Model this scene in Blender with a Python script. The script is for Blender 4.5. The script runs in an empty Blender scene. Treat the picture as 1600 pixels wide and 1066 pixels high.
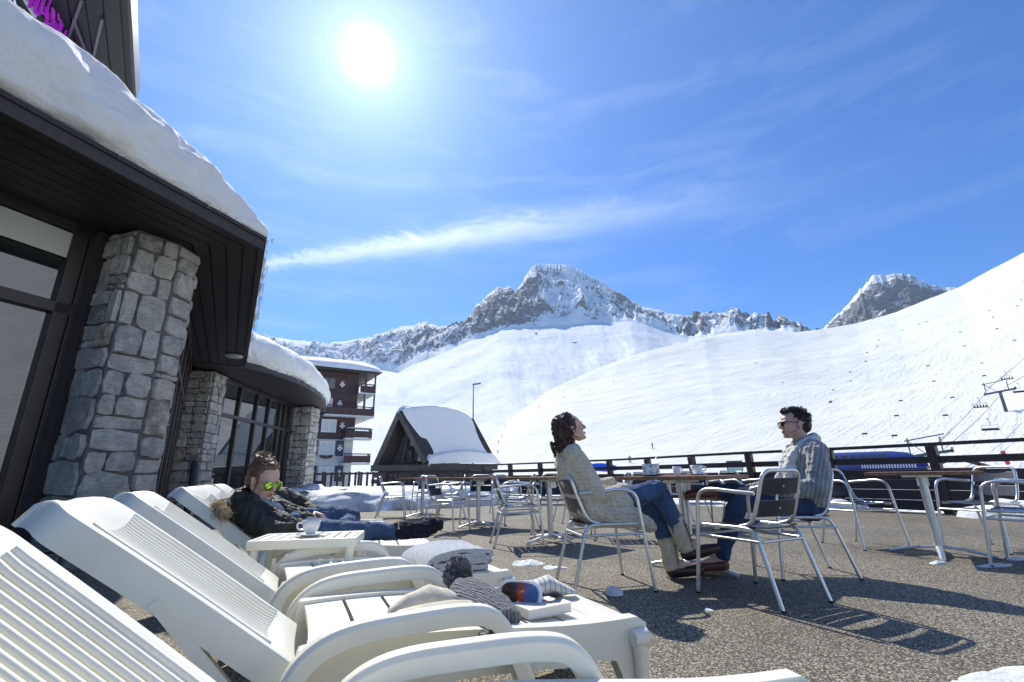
import bpy, bmesh, math, random
import numpy as np
from mathutils import Vector, Matrix
R = math.radians
random.seed(7)
C = bpy.context.scene.collection
# ------------------------------------------------------------------ camera
EYE = 0.78; FPX = 713.0; PITCH = math.atan(209/713); ROLL = R(0.9)
cd = bpy.data.cameras.new('camera'); cam = bpy.data.objects.new('camera', cd); C.objects.link(cam)
cd.sensor_width = 36; cd.lens = 36*FPX/1600; cd.clip_start = 0.05; cd.clip_end = 20000
cam.location = (0, 0, EYE)
_f = Vector((0, math.cos(PITCH), math.sin(PITCH))); _r0 = Vector((1, 0, 0)); _u0 = Vector((0, -math.sin(PITCH), math.cos(PITCH)))
_r = _r0*math.cos(ROLL) - _u0*math.sin(ROLL); _u = _r0*math.sin(ROLL) + _u0*math.cos(ROLL)
cam.rotation_euler = Matrix((_r, _u, -_f)).transposed().to_euler()
bpy.context.scene.camera = cam
# ------------------------------------------------------------------ light
SUN_EL = R(46.5); SUN_AZ = R(-21.4)          # azimuth from +Y, negative = left
sdir = Vector((math.sin(SUN_AZ)*math.cos(SUN_EL), math.cos(SUN_AZ)*math.cos(SUN_EL), math.sin(SUN_EL)))
sl = bpy.data.lights.new('sun', 'SUN'); sl.energy = 4.8; sl.angle = R(0.53); sl.color = (1, .955, .87)
so = bpy.data.objects.new('sun', sl); C.objects.link(so); so.rotation_euler = (-sdir).to_track_quat('-Z', 'Y').to_euler(); so.location = (-20, 40, 60)
sc = bpy.context.scene
sc.view_settings.view_transform = 'Standard'; sc.view_settings.look = 'None'; sc.view_settings.gamma = 1; sc.view_settings.use_curve_mapping = False
sc.view_settings.exposure = 0.34
W = bpy.data.worlds.new('World'); sc.world = W; W.use_nodes = True
def world():
    nt = W.node_tree; N = nt.nodes; L = nt.links; N.clear()
    out = N.new('ShaderNodeOutputWorld'); bg = N.new('ShaderNodeBackground'); L.new(bg.outputs[0], out.inputs[0]); bg.inputs[1].default_value = 0.1
    sky = N.new('ShaderNodeTexSky'); sky.sky_type = 'NISHITA'; sky.sun_disc = False; sky.sun_elevation = SUN_EL; sky.sun_rotation = SUN_AZ
    sky.altitude = 2100; sky.air_density = 1.0; sky.dust_density = 0.3; sky.ozone_density = 2.5
    tc = N.new('ShaderNodeTexCoord')
    def math_(op, a, b=None, c=None, clamp=False):
        n = N.new('ShaderNodeMath'); n.operation = op; n.use_clamp = clamp
        for i, v in enumerate((a, b, c)):
            if v is None: continue
            if isinstance(v, (int, float)): n.inputs[i].default_value = v
            else: L.new(v, n.inputs[i])
        return n.outputs[0]
    def dot(v):
        n = N.new('ShaderNodeVectorMath'); n.operation = 'DOT_PRODUCT'; L.new(tc.outputs['Generated'], n.inputs[0]); n.inputs[1].default_value = v; return n.outputs['Value']
    hs = N.new('ShaderNodeHueSaturation'); hs.inputs['Saturation'].default_value = 1.45; hs.inputs['Value'].default_value = 1.38; L.new(sky.outputs[0], hs.inputs['Color'])
    # scattering round the sun: thin high haze brightens the sky near it
    d = dot(tuple(sdir)); ang = math_('ARCCOSINE', math_('MINIMUM', d, 1.0))
    g1 = math_('EXPONENT', math_('MULTIPLY', math_('POWER', math_('DIVIDE', ang, 0.027), 2), -1))
    g2 = math_('EXPONENT', math_('MULTIPLY', math_('DIVIDE', ang, 0.078), -1))
    g3 = math_('EXPONENT', math_('MULTIPLY', math_('DIVIDE', ang, 0.33), -1))
    g = math_('ADD', math_('ADD', math_('MULTIPLY', g1, 30), math_('MULTIPLY', g2, 6.5)), math_('MULTIPLY', g3, 4.6))
    glow = N.new('ShaderNodeMix'); glow.data_type = 'RGBA'; glow.blend_type = 'ADD'; glow.inputs[0].default_value = 1
    gc = N.new('ShaderNodeVectorMath'); gc.operation = 'SCALE'; gc.inputs[0].default_value = (.86, 1.0, 1.06); L.new(g, gc.inputs['Scale'])
    tint = N.new('ShaderNodeVectorMath'); tint.operation = 'MULTIPLY'; tint.inputs[1].default_value = (.46, .85, 1.08); L.new(hs.outputs[0], tint.inputs[0]); L.new(tint.outputs[0], glow.inputs['A']); L.new(gc.outputs[0], glow.inputs['B'])
    # cirrus: one long thin streak low over the ridge and faint veils
    mp = N.new('ShaderNodeMapping'); L.new(tc.outputs['Generated'], mp.inputs[0])
    mp.inputs['Rotation'].default_value = (0, R(12), R(10)); mp.inputs['Scale'].default_value = (1.6, 1.6, 9)
    nz = N.new('ShaderNodeTexNoise'); nz.inputs['Scale'].default_value = 2.6; nz.inputs['Detail'].default_value = 9; nz.inputs['Roughness'].default_value = .62; nz.inputs['Distortion'].default_value = .6
    L.new(mp.outputs[0], nz.inputs['Vector'])
    nz2 = N.new('ShaderNodeTexNoise'); nz2.inputs['Scale'].default_value = 9; nz2.inputs['Detail'].default_value = 10; nz2.inputs['Roughness'].default_value = .68; nz2.inputs['Distortion'].default_value = 1.2
    mp2 = N.new('ShaderNodeMapping'); L.new(tc.outputs['Generated'], mp2.inputs[0]); mp2.inputs['Rotation'].default_value = (0, R(14), 0); mp2.inputs['Scale'].default_value = (1, 1, 3.2); L.new(mp2.outputs[0], nz2.inputs['Vector'])
    # streak centre plane through two directions
    a, b = STREAK
    nrm = a.cross(b).normalized()
    off = dot(tuple(nrm))
    mid = (a+b).normalized(); al = dot(tuple((b-a).normalized()))
    wob = math_('MULTIPLY', math_('SUBTRACT', nz2.outputs[0], .5), .055)
    offw = math_('ADD', off, wob)
    wdt = math_('ADD', 0.010, math_('MULTIPLY', math_('MAXIMUM', math_('ADD', al, .5), 0), .032))
    s = math_('EXPONENT', math_('MULTIPLY', math_('POWER', math_('DIVIDE', offw, wdt), 2), -1))
    fade = math_('EXPONENT', math_('MULTIPLY', math_('POWER', math_('DIVIDE', math_('ADD', al, .20), .42), 2), -1))
    s = math_('MULTIPLY', math_('MULTIPLY', s, fade), math_('MULTIPLY', nz2.outputs[0], 1.2))
    veil = N.new('ShaderNodeMapRange'); veil.inputs[1].default_value = .5; veil.inputs[2].default_value = .85; veil.inputs[3].default_value = 0; veil.inputs[4].default_value = .2
    L.new(nz.outputs[0], veil.inputs[0])
    near = math_('EXPONENT', math_('MULTIPLY', math_('DIVIDE', ang, 0.6), -1))
    tot = math_('ADD', s, math_('MULTIPLY', veil.outputs[0], math_('ADD', math_('MULTIPLY', near, 1.3), .12)), clamp=True)
    mx = N.new('ShaderNodeMix'); mx.data_type = 'RGBA'; L.new(tot, mx.inputs[0]); L.new(glow.outputs['Result'], mx.inputs['A']); mx.inputs['B'].default_value = (10.5, 11.6, 12.3, 1)
    L.new(mx.outputs['Result'], bg.inputs[0])
def pray(x, y):
    return (_f + _r*((x-800)/FPX) + _u*((533-y)/FPX))
STREAK = (pray(415, 412).normalized(), pray(1150, 308).normalized())
world()
# ------------------------------------------------------------------ helpers
def tag(o, label=None, cat=None, group=None, kind=None):
    if label: o['label'] = label
    if cat: o['category'] = cat
    if group: o['group'] = group
    if kind: o['kind'] = kind
    return o
def empty(name, loc=(0, 0, 0), rz=0, label=None, cat=None, group=None):
    o = bpy.data.objects.new(name, None); C.objects.link(o); o.location = loc; o.rotation_euler = (0, 0, rz); o.empty_display_size = .1
    return tag(o, label, cat, group)
def copy_tree(o, parent=None):
    c = o.copy(); C.objects.link(c); c.parent = parent
    for ch in list(o.children): copy_tree(ch, c)
    return c
class MB:
    def __init__(s): s.v = []; s.f = []; s.sm = []; s.mi = []; s.cur = 0
    def add(s, vs, fs, smooth=False, M=None):
        o = len(s.v)
        for p in vs:
            p = Vector(p); s.v.append(tuple(M @ p) if M is not None else tuple(p))
        for f in fs: s.f.append(tuple(i+o for i in f)); s.sm.append(smooth); s.mi.append(s.cur)
        return s
    def box(s, c, d, M=None, rz=0, rx=0, ry=0):
        x, y, z = d[0]/2, d[1]/2, d[2]/2
        T = Matrix.Translation(Vector(c)) @ Matrix.Rotation(rz, 4, 'Z') @ Matrix.Rotation(ry, 4, 'Y') @ Matrix.Rotation(rx, 4, 'X')
        if M is not None: T = M @ T
        return s.add([(-x, -y, -z), (x, -y, -z), (x, y, -z), (-x, y, -z), (-x, -y, z), (x, -y, z), (x, y, z), (-x, y, z)],
                     [(0, 3, 2, 1), (4, 5, 6, 7), (0, 1, 5, 4), (1, 2, 6, 5), (2, 3, 7, 6), (3, 0, 4, 7)], False, T)
    def bar(s, a, b, w, h, up=(0, 0, 1), M=None):
        a = Vector(a); b = Vector(b); d = (b-a); L = d.length; d.normalize(); up = Vector(up)
        sd = d.cross(up)
        if sd.length < 1e-4: sd = d.cross(Vector((1, 0, 0)))
        sd.normalize(); u2 = sd.cross(d).normalized()
        vs = []
        for p in (a, b):
            for i, j in ((-1, -1), (1, -1), (1, 1), (-1, 1)): vs.append(p + sd*(i*w/2) + u2*(j*h/2))
        return s.add(vs, [(0, 1, 2, 3), (7, 6, 5, 4), (0, 4, 5, 1), (1, 5, 6, 2), (2, 6, 7, 3), (3, 7, 4, 0)], False, M)
    def rings(s, rs, smooth=True, caps=True, M=None, closed=True):
        n = len(rs[0]); vs = [p for r in rs for p in r]; fs = []
        for i in range(len(rs)-1):
            for j in range(n if closed else n-1):
                k = (j+1) % n; fs.append((i*n+j, i*n+k, (i+1)*n+k, (i+1)*n+j))
        s.add(vs, fs, smooth, M)
        if caps and closed:
            s.add(rs[0], [tuple(range(n))[::-1]], False, M); s.add(rs[-1], [tuple(range(n))], False, M)
        return s
    def tube(s, pts, r, n=10, caps=True, M=None, flat=None):
        pts = [Vector(p) for p in pts]; rad = r if isinstance(r, (list, tuple)) else [r]*len(pts)
        rs = []; prev = None
        for i, p in enumerate(pts):
            t = (pts[min(i+1, len(pts)-1)] - pts[max(i-1, 0)]).normalized()
            if prev is None:
                a = t.cross(Vector((0, 0, 1)));
                if a.length < .05: a = t.cross(Vector((0, 1, 0)))
                a.normalize()
            else:
                a = prev - t*prev.dot(t); a.normalize()
            b = t.cross(a).normalized(); prev = a
            fl = flat or 1
            rs.append([p + a*(math.cos(2*math.pi*k/n)*rad[i]) + b*(math.sin(2*math.pi*k/n)*rad[i]*fl) for k in range(n)])
        return s.rings(rs, True, caps, M)
    def lathe(s, prof, n=24, c=(0, 0, 0), M=None):
        c = Vector(c)
        rs = [[c + Vector((r*math.cos(2*math.pi*k/n), r*math.sin(2*math.pi*k/n), z)) for k in range(n)] for r, z in prof]
        return s.rings(rs, True, True, M)
    def prism(s, poly, z0, z1, M=None, smooth=False):
        n = len(poly); vs = [(p[0], p[1], z0) for p in poly] + [(p[0], p[1], z1) for p in poly]
        fs = [tuple(range(n))[::-1], tuple(range(n, 2*n))]
        s.add(vs, fs, False, M)
        return s.add(vs, [(i, (i+1) % n, n+(i+1) % n, n+i) for i in range(n)], smooth, M)
    def build(s, name, mat, parent=None, bevel=0, mats=None, seg=2, sub=0):
        me = bpy.data.meshes.new(name); me.from_pydata(s.v, [], s.f); me.update()
        me.polygons.foreach_set('use_smooth', s.sm)
        if mats:
            for m in mats: me.materials.append(m)
            me.polygons.foreach_set('material_index', s.mi)
        else: me.materials.append(mat)
        o = bpy.data.objects.new(name, me); C.objects.link(o)
        if parent is not None: o.parent = parent
        if bevel:
            b = o.modifiers.new('b', 'BEVEL'); b.width = bevel; b.segments = seg; b.limit_method = 'ANGLE'; b.angle_limit = R(40)
        if sub:
            m = o.modifiers.new('s', 'SUBSURF'); m.levels = sub; m.render_levels = sub
        return o
def smooth_path(pts, n=8):
    P = [Vector(p) for p in pts]; out = []
    for i in range(len(P)-1):
        p0 = P[max(i-1, 0)]; p1 = P[i]; p2 = P[i+1]; p3 = P[min(i+2, len(P)-1)]
        for k in range(n):
            t = k/n
            out.append(.5*((2*p1) + (-p0+p2)*t + (2*p0-5*p1+4*p2-p3)*t*t + (-p0+3*p1-3*p2+p3)*t**3))
    out.append(P[-1]); return out
def fillet(pts, r, n=6):
    P = [Vector(p) for p in pts]; out = [P[0]]
    for i in range(1, len(P)-1):
        a = (P[i-1]-P[i]); b = (P[i+1]-P[i]); la = min(r, a.length*.48); lb = min(r, b.length*.48)
        A = P[i]+a.normalized()*la; B = P[i]+b.normalized()*lb
        for k in range(n+1):
            t = k/n; out.append(A*(1-t)**2 + P[i]*2*t*(1-t) + B*t*t)
    out.append(P[-1]); return out
# numpy noise
def _h(ix, iy, iz, seed):
    n = (ix*374761393 + iy*668265263 + iz*2147483647 + seed*1274126177) & 0xffffffff
    n = ((n ^ (n >> 13)) * 1274126177) & 0xffffffff
    n = ((n ^ (n >> 16)) * 2246822519) & 0xffffffff
    return ((n ^ (n >> 15)) & 0xffffff)/float(0xffffff)
def vnoise(p, seed=0):
    p = np.asarray(p, float); i = np.floor(p).astype(np.int64); f = p-i; f = f*f*f*(f*(f*6-15)+10); r = 0
    for dx in (0, 1):
        wx = f[..., 0] if dx else 1-f[..., 0]
        for dy in (0, 1):
            wy = f[..., 1] if dy else 1-f[..., 1]
            for dz in (0, 1):
                wz = f[..., 2] if dz else 1-f[..., 2]
                r = r + _h(i[..., 0]+dx, i[..., 1]+dy, i[..., 2]+dz, seed)*wx*wy*wz
    return r*2-1
def fbm(p, oct=5, seed=0, ridged=False, gain=.5):
    a = 1; r = 0; s = 1
    for k in range(oct):
        n = vnoise(np.asarray(p)*s, seed+k)
        r = r + a*((1-2*np.abs(n)) if ridged else n); a *= gain; s *= 2.03
    return r
# ------------------------------------------------------------------ materials
MATS = {}
def mat(name, col=(.5, .5, .5), rough=.6, metal=0, spec=None, fn=None, noise=None, bump=None):
    if name in MATS: return MATS[name]
    m = bpy.data.materials.new(name); m.use_nodes = True; nt = m.node_tree; b = nt.nodes['Principled BSDF']
    b.inputs['Base Color'].default_value = (*col, 1); b.inputs['Roughness'].default_value = rough; b.inputs['Metallic'].default_value = metal
    if spec is not None: b.inputs['Specular IOR Level'].default_value = spec
    T = NT(nt, b)
    if noise:   # (scale, amount) tonal variation
        v = T.noise(noise[0], 5, coord=T.obj()); T.link(T.mixc(T.ramp(v, [(.3, (0, 0, 0)), (.7, (1, 1, 1))]), tuple(c*(1-noise[1]) for c in col), tuple(min(1, c*(1+noise[1])) for c in col)), b.inputs['Base Color'])
    if bump:    # (scale, strength, distance)
        T.bump(T.noise(bump[0], 6, coord=T.obj()), bump[1], bump[2])
    if fn: fn(T, b)
    MATS[name] = m; return m
class NT:
    def __init__(s, nt, b): s.nt = nt; s.b = b; s.N = nt.nodes
    def link(s, a, b): s.nt.links.new(a, b)
    def node(s, t, **k):
        n = s.N.new(t)
        for a, v in k.items(): setattr(n, a, v)
        return n
    def obj(s): return s.node('ShaderNodeTexCoord').outputs['Object']
    def geo(s, k='Position'): return s.node('ShaderNodeNewGeometry').outputs[k]
    def set(s, inp, v):
        if hasattr(v, 'is_output'): s.link(v, inp)
        elif isinstance(v, tuple) and len(v) == 3 and inp.type == 'RGBA': inp.default_value = (*v, 1)
        else: inp.default_value = v
    def map(s, v, scale=(1, 1, 1), rot=(0, 0, 0), loc=(0, 0, 0)):
        n = s.node('ShaderNodeMapping'); s.link(v, n.inputs[0]); n.inputs['Scale'].default_value = scale; n.inputs['Rotation'].default_value = rot; n.inputs['Location'].default_value = loc; return n.outputs[0]
    def noise(s, scale, detail=4, rough=.55, coord=None, dist=0, out=0):
        n = s.node('ShaderNodeTexNoise'); n.inputs['Scale'].default_value = scale; n.inputs['Detail'].default_value = detail; n.inputs['Roughness'].default_value = rough; n.inputs['Distortion'].default_value = dist
        if coord is not None: s.link(coord, n.inputs['Vector'])
        return n.outputs[out]
    def vor(s, scale, coord=None, feature='F1', out='Distance', rnd=1):
        n = s.node('ShaderNodeTexVoronoi', feature=feature); n.inputs['Scale'].default_value = scale; n.inputs['Randomness'].default_value = rnd
        if coord is not None: s.link(coord, n.inputs['Vector'])
        return n.outputs[out]
    def wave(s, scale, coord=None, dist=0, dir='X', prof='SIN', dscale=1):
        n = s.node('ShaderNodeTexWave', bands_direction=dir, wave_profile=prof); n.inputs['Scale'].default_value = scale; n.inputs['Distortion'].default_value = dist; n.inputs['Detail Scale'].default_value = dscale
        if coord is not None: s.link(coord, n.inputs['Vector'])
        return n.outputs['Fac']
    def ramp(s, v, st, const=False):
        n = s.node('ShaderNodeValToRGB'); e = n.color_ramp.elements
        if const: n.color_ramp.interpolation = 'CONSTANT'
        while len(e) < len(st): e.new(.5)
        for i, (p, c) in enumerate(st): e[i].position = p; e[i].color = (*c, 1)
        s.link(v, n.inputs[0]); return n.outputs[0]
    def mixc(s, f, a, b, mode='MIX'):
        n = s.node('ShaderNodeMix', data_type='RGBA', blend_type=mode); s.set(n.inputs[0], f); s.set(n.inputs['A'], a); s.set(n.inputs['B'], b); return n.outputs['Result']
    def math(s, op, a, b=0, clamp=False):
        n = s.node('ShaderNodeMath', operation=op); n.use_clamp = clamp; s.set(n.inputs[0], a); s.set(n.inputs[1], b); return n.outputs[0]
    def rng(s, v, a, b, c=0, d=1):
        n = s.node('ShaderNodeMapRange'); s.link(v, n.inputs[0])
        for i, x in enumerate((a, b, c, d)): n.inputs[i+1].default_value = x
        return n.outputs[0]
    def xyz(s, v, i):
        n = s.node('ShaderNodeSeparateXYZ'); s.link(v, n.inputs[0]); return n.outputs[i]
    def bump(s, h, st=.3, dist=.01, prev=None):
        n = s.node('ShaderNodeBump'); n.inputs['Strength'].default_value = st; n.inputs['Distance'].default_value = dist; s.link(h, n.inputs['Height'])
        if prev is not None: s.link(prev, n.inputs['Normal'])
        s.link(n.outputs[0], s.b.inputs['Normal']); return n.outputs[0]
def f_snow(T, b):
    o = T.geo()
    T.link(T.mixc(T.noise(.35, 6, coord=o), (.82, .845, .83), (.93, .94, .92)), b.inputs['Base Color'])
    n1 = T.bump(T.noise(5, 10, .72, coord=o), .75, .08); n2 = T.bump(T.noise(1, 6, .7, coord=T.map(T.map(o, rot=(0, 0, .35)), (14, 2.5, 8))), .5, .03, n1); T.bump(T.noise(70, 4, .7, coord=o), .5, .008, n2)
M_snow = mat('snow', (.9, .92, .94), .75, fn=f_snow)
M_snow.node_tree.nodes['Principled BSDF'].inputs['Subsurface Weight'].default_value = 0
def f_slope(T, b):
    o = T.geo(); st = T.map(o, (1, 1, 2.2))
    dirt = T.noise(.012, 6, .6, coord=o)
    T.link(T.mixc(dirt, (.69, .70, .66), (.83, .83, .78)), b.inputs['Base Color'])
    n1 = T.bump(T.noise(.03, 7, .6, coord=o, dist=1.0), .4, 4)
    tr = T.map(T.map(o, rot=(0, 0, R(52))), (.42, .018, .1))
    n2 = T.bump(T.noise(1.0, 6, .65, coord=tr, dist=.5), .75, 1.1, n1)
    tr2 = T.map(T.map(o, rot=(0, 0, R(38))), (.9, .05, .1)); n3 = T.bump(T.noise(1.0, 4, .6, coord=tr2, dist=.9), .5, .4, n2)
    T.bump(T.noise(.7, 5, .7, coord=o), .7, .4, n3)
M_slope = mat('piste_snow', (.9, .92, .94), .8, fn=f_slope, spec=.2)
def f_mount(T, b):
    o = T.geo(); a = T.node('ShaderNodeAttribute', attribute_name='rock').outputs['Fac']
    nz = T.xyz(T.geo('True Normal'), 2)
    n = T.noise(.02, 8, .7, coord=o); n2 = T.noise(.006, 5, .6, coord=o)
    v = T.math('ADD', T.math('MULTIPLY', T.math('SUBTRACT', n, .5), 1.7), T.math('MULTIPLY', T.math('SUBTRACT', n2, .5), 1.3))
    n3 = T.noise(.075, 6, .7, coord=o); v = T.math('ADD', v, T.math('MULTIPLY', T.math('SUBTRACT', n3, .5), 1.3)); v = T.math('ADD', v, a); v = T.math('SUBTRACT', v, T.math('MULTIPLY', nz, 1.0))
    mask = T.rng(v, -.03, .05)
    rc = T.mixc(T.rng(T.noise(.05, 8, .7, coord=T.map(o, (1, 1, 3), (.2, .1, 0))), .35, .65), (.05, .055, .065), (.24, .235, .23))
    T.link(T.mixc(mask, (.86, .88, .88), rc), b.inputs['Base Color'])
    n1 = T.bump(T.noise(.04, 10, .72, coord=o), .7, 6); 
    T.bump(T.noise(.25, 6, .7, coord=o), .5, 1.6, n1)
M_mount = mat('mountain_rock_snow', (.5, .5, .5), .85, fn=f_mount, spec=.15)
def f_deck(T, b):
    o = T.geo()
    c = T.vor(105, o, out='Color'); n = T.node('ShaderNodeSeparateColor'); T.link(c, n.inputs[0])
    col = T.ramp(n.outputs[0], [(0, (.15, .13, .09)), (.25, (.29, .255, .18)), (.5, (.44, .39, .28)), (.7, (.38, .28, .18)), (.82, (.56, .51, .39)), (1, (.72, .68, .55))])
    d = T.vor(105, o); dk = T.rng(d, .25, .6, 1, .25)
    col = T.mixc(1, col, T.node('ShaderNodeCombineColor').outputs[0], 'ADD') if False else col
    big = T.noise(.9, 6, .6, coord=o); col = T.mixc(T.rng(big, .4, .7, 0, .45), col, (.12, .11, .09)); col = T.mixc(T.rng(T.noise(.35, 4, .6, coord=o), .5, .7, 0, .35), col, (.40, .37, .28))
    mm = T.node('ShaderNodeMix', data_type='RGBA', blend_type='MULTIPLY'); mm.inputs[0].default_value = 1; T.link(col, mm.inputs['A']); cc = T.node('ShaderNodeCombineColor')
    for i in range(3): T.link(dk, cc.inputs[i])
    T.link(cc.outputs[0], mm.inputs['B']); T.link(mm.outputs['Result'], b.inputs['Base Color'])
    T.bump(T.math('SUBTRACT', 1, d), .9, .004)
M_deck = mat('pebble_terrace', (.2, .18, .15), .7, fn=f_deck, spec=.3)
def f_wood(T, b):
    o = T.obj(); g = T.noise(1, 6, .6, coord=T.map(o, (30, 30, 2.2)))
    T.link(T.mixc(g, (.016, .012, .013), (.055, .044, .044)), b.inputs['Base Color']); T.bump(g, .2, .003)
M_dark = mat('dark_stained_wood', (.03, .025, .025), .55, fn=f_wood)
def f_soffit(T, b):
    o = T.obj(); g = T.noise(1, 6, .6, coord=T.map(o, (4, 4, 4)))
    T.link(T.mixc(g, (.016, .014, .016), (.032, .028, .03)), b.inputs['Base Color'])
M_soffit = mat('dark_soffit_boards', (.03, .025, .025), .5, fn=f_soffit)
def f_frame(T, b): T.link(T.mixc(T.noise(9, 4, coord=T.obj()), (.016, .012, .012), (.032, .025, .024)), b.inputs['Base Color'])
M_frame = mat('dark_brown_frame', (.02, .016, .015), .4, fn=f_frame)
def f_glass(T, b):
    b.inputs['Base Color'].default_value = (.012, .018, .018, 1); b.inputs['Roughness'].default_value = .02; b.inputs['IOR'].default_value = 2.1; T.bump(T.noise(.6, 2, coord=T.obj()), .03, .01)
M_glass = mat('window_glass', fn=f_glass)
def f_stone(T, b):
    oi = T.geo('Random Per Island')
    o = T.geo()
    c = T.ramp(oi, [(0, (.26, .27, .27)), (.2, (.46, .45, .40)), (.4, (.34, .35, .345)), (.58, (.56, .55, .50)), (.86, (.36, .36, .34)), (.9, (.40, .31, .19)), (.94, (.17, .185, .20)), (1, (.60, .59, .54))])
    g = T.noise(1, 9, .7, coord=T.map(o, (9, 9, 32), (.3, .2, 0)), dist=1.2); g2 = T.noise(7, 7, .65, coord=o)
    c = T.mixc(T.rng(g, .42, .66, 0, .5), c, (.16, .165, .16)); c = T.mixc(T.rng(g2, .45, .64, 0, .6), c, (.66, .65, .58))
    T.link(c, b.inputs['Base Color']); n = T.bump(g, 1, .02); T.bump(T.noise(24, 10, .75, coord=o), 1, .018, n)
M_stone = mat('schist_stone', (.4, .4, .38), .85, fn=f_stone)
M_mortar = mat('mortar', (.12, .12, .115), .95, noise=(30, .25), bump=(60, .8, .01))
# ================================================================== terrain
def paz(x, y):
    d = pray(x, y); h = math.hypot(d.x, d.y); return math.atan2(d.x, d.y), d.z/h      # azimuth, tan(elevation)
def skyline(pts):
    a = [paz(*p) for p in pts]; a.sort(); return [p[0] for p in a], [p[1] for p in a]
def grid_mesh(name, P, mat_, attr=None, smooth=True, wrap=False, kind='structure'):
    n, m = P.shape[:2]; me = bpy.data.meshes.new(name)
    idx = np.arange(n*m).reshape(n, m)
    q = np.stack([idx[:-1, :-1], idx[1:, :-1], idx[1:, 1:], idx[:-1, 1:]], -1).reshape(-1, 4)
    me.vertices.add(n*m); me.vertices.foreach_set('co', P.reshape(-1).astype(np.float32))
    me.loops.add(len(q)*4); me.loops.foreach_set('vertex_index', q.reshape(-1).astype(np.int32))
    me.polygons.add(len(q)); me.polygons.foreach_set('loop_start', np.arange(0, len(q)*4, 4, dtype=np.int32))
    me.polygons.foreach_set('use_smooth', np.full(len(q), smooth)); me.update(calc_edges=True); me.validate()
    if attr is not None:
        a = me.attributes.new('rock', 'FLOAT', 'POINT'); a.data.foreach_set('value', attr.reshape(-1).astype(np.float32))
    me.materials.append(mat_); o = bpy.data.objects.new(name, me); C.objects.link(o)
    if kind: o['kind'] = kind
    return o
GZ = -1.6      # snow field beyond the terrace
# flat snow field
def snow_field():
    th = np.linspace(0, 2*np.pi, 181); r = np.concatenate([[0], np.geomspace(14, 9000, 60)])
    T, Rr = np.meshgrid(th, r, indexing='ij'); X = Rr*np.sin(T); Y = Rr*np.cos(T)
    Z = GZ + .25*fbm(np.stack([X*.03, Y*.03, X*0], -1), 3, 3)*np.clip((Rr-20)/60, 0, 1) - np.clip((Rr-900)/8000, 0, 1)*60
    P = np.stack([X, Y, Z], -1)[:, ::-1]; grid_mesh('snow_ground', P, M_slope)
snow_field()
# ski hill on the right, running on round behind the camera
def ski_slope():
    pts = [(705, 722), (720, 712), (745, 702), (765, 690), (780, 672), (800, 652), (830, 628), (870, 603), (920, 582), (960, 566), (1010, 549), (1060, 537), (1100, 528), (1180, 521), (1240, 519), (1290, 514), (1340, 505), (1400, 488), (1450, 468), (1500, 448), (1550, 421), (1600, 395), (1650, 372), (1750, 335)]
    az, te = skyline(pts); last = az[-1]
    az += [R(60), R(75), R(95), R(120), R(150), R(180)]; te += [.40, .42, .40, .36, .22, .06]
    A = np.concatenate([np.linspace(az[0], last, 420), np.linspace(last+R(.5), az[-1], 130)]); te = np.interp(A, az, te)
    Rr = np.interp(A, [az[0], R(5), R(25), R(60), R(180)], [330, 520, 760, 900, 700])
    t = np.concatenate([np.linspace(0, 1, 190), [1.02, 1.06, 1.15, 1.3]])
    AA, TT = np.meshgrid(A, t, indexing='ij'); RR = Rr[:, None]; r0 = 78.
    rr = r0 + (RR-r0)*TT; zr = te[:, None]*RR + EYE - GZ
    up = np.where(TT <= 1, np.clip(TT, 0, 1)**1.32, 1-(TT-1)*1.4)
    Z = GZ + .02 + zr*up - .4*(TT <= 0)
    X = rr*np.sin(AA); Y = rr*np.cos(AA)
    n = fbm(np.stack([X*.008, Y*.008, X*0], -1), 4, 11)
    Z = Z + n*3.2*np.clip(TT*4, 0, 1)*np.clip((1.02-TT)*6, .12, 1)
    m = fbm(np.stack([X*.05, Y*.05, X*0], -1), 3, 21); Z = Z + m*.45*np.clip(TT*6, 0, 1)
    grid_mesh('ski_slope', np.stack([X, Y, Z], -1)[:, ::-1], M_slope)
    def zat(a, r):
        RRi = np.interp(a, A, Rr); ti = (r-r0)/(RRi-r0); zr_ = np.interp(a, A, te)*RRi + EYE - GZ
        x = r*math.sin(a); y = r*math.cos(a); z = GZ+.02+zr_*max(ti, 0)**1.32
        z += float(fbm(np.array([x*.008, y*.008, 0]), 4, 11))*3.2*min(1, max(0, ti*4))*min(1, max(.12, (1.02-ti)*6)) + float(fbm(np.array([x*.05, y*.05, 0]), 3, 21))*.45*min(1, max(0, ti*6))
        return x, y, z
    return zat
slope_at = ski_slope()
def on_slope(px, py):
    """where a view direction meets the ski slope"""
    a, e = paz(px, py); lo = None
    for r in np.arange(80, 900, 4):
        x, y, z = slope_at(a, r)
        if (z-EYE)/r >= e: return x, y, z
    return None
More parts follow.
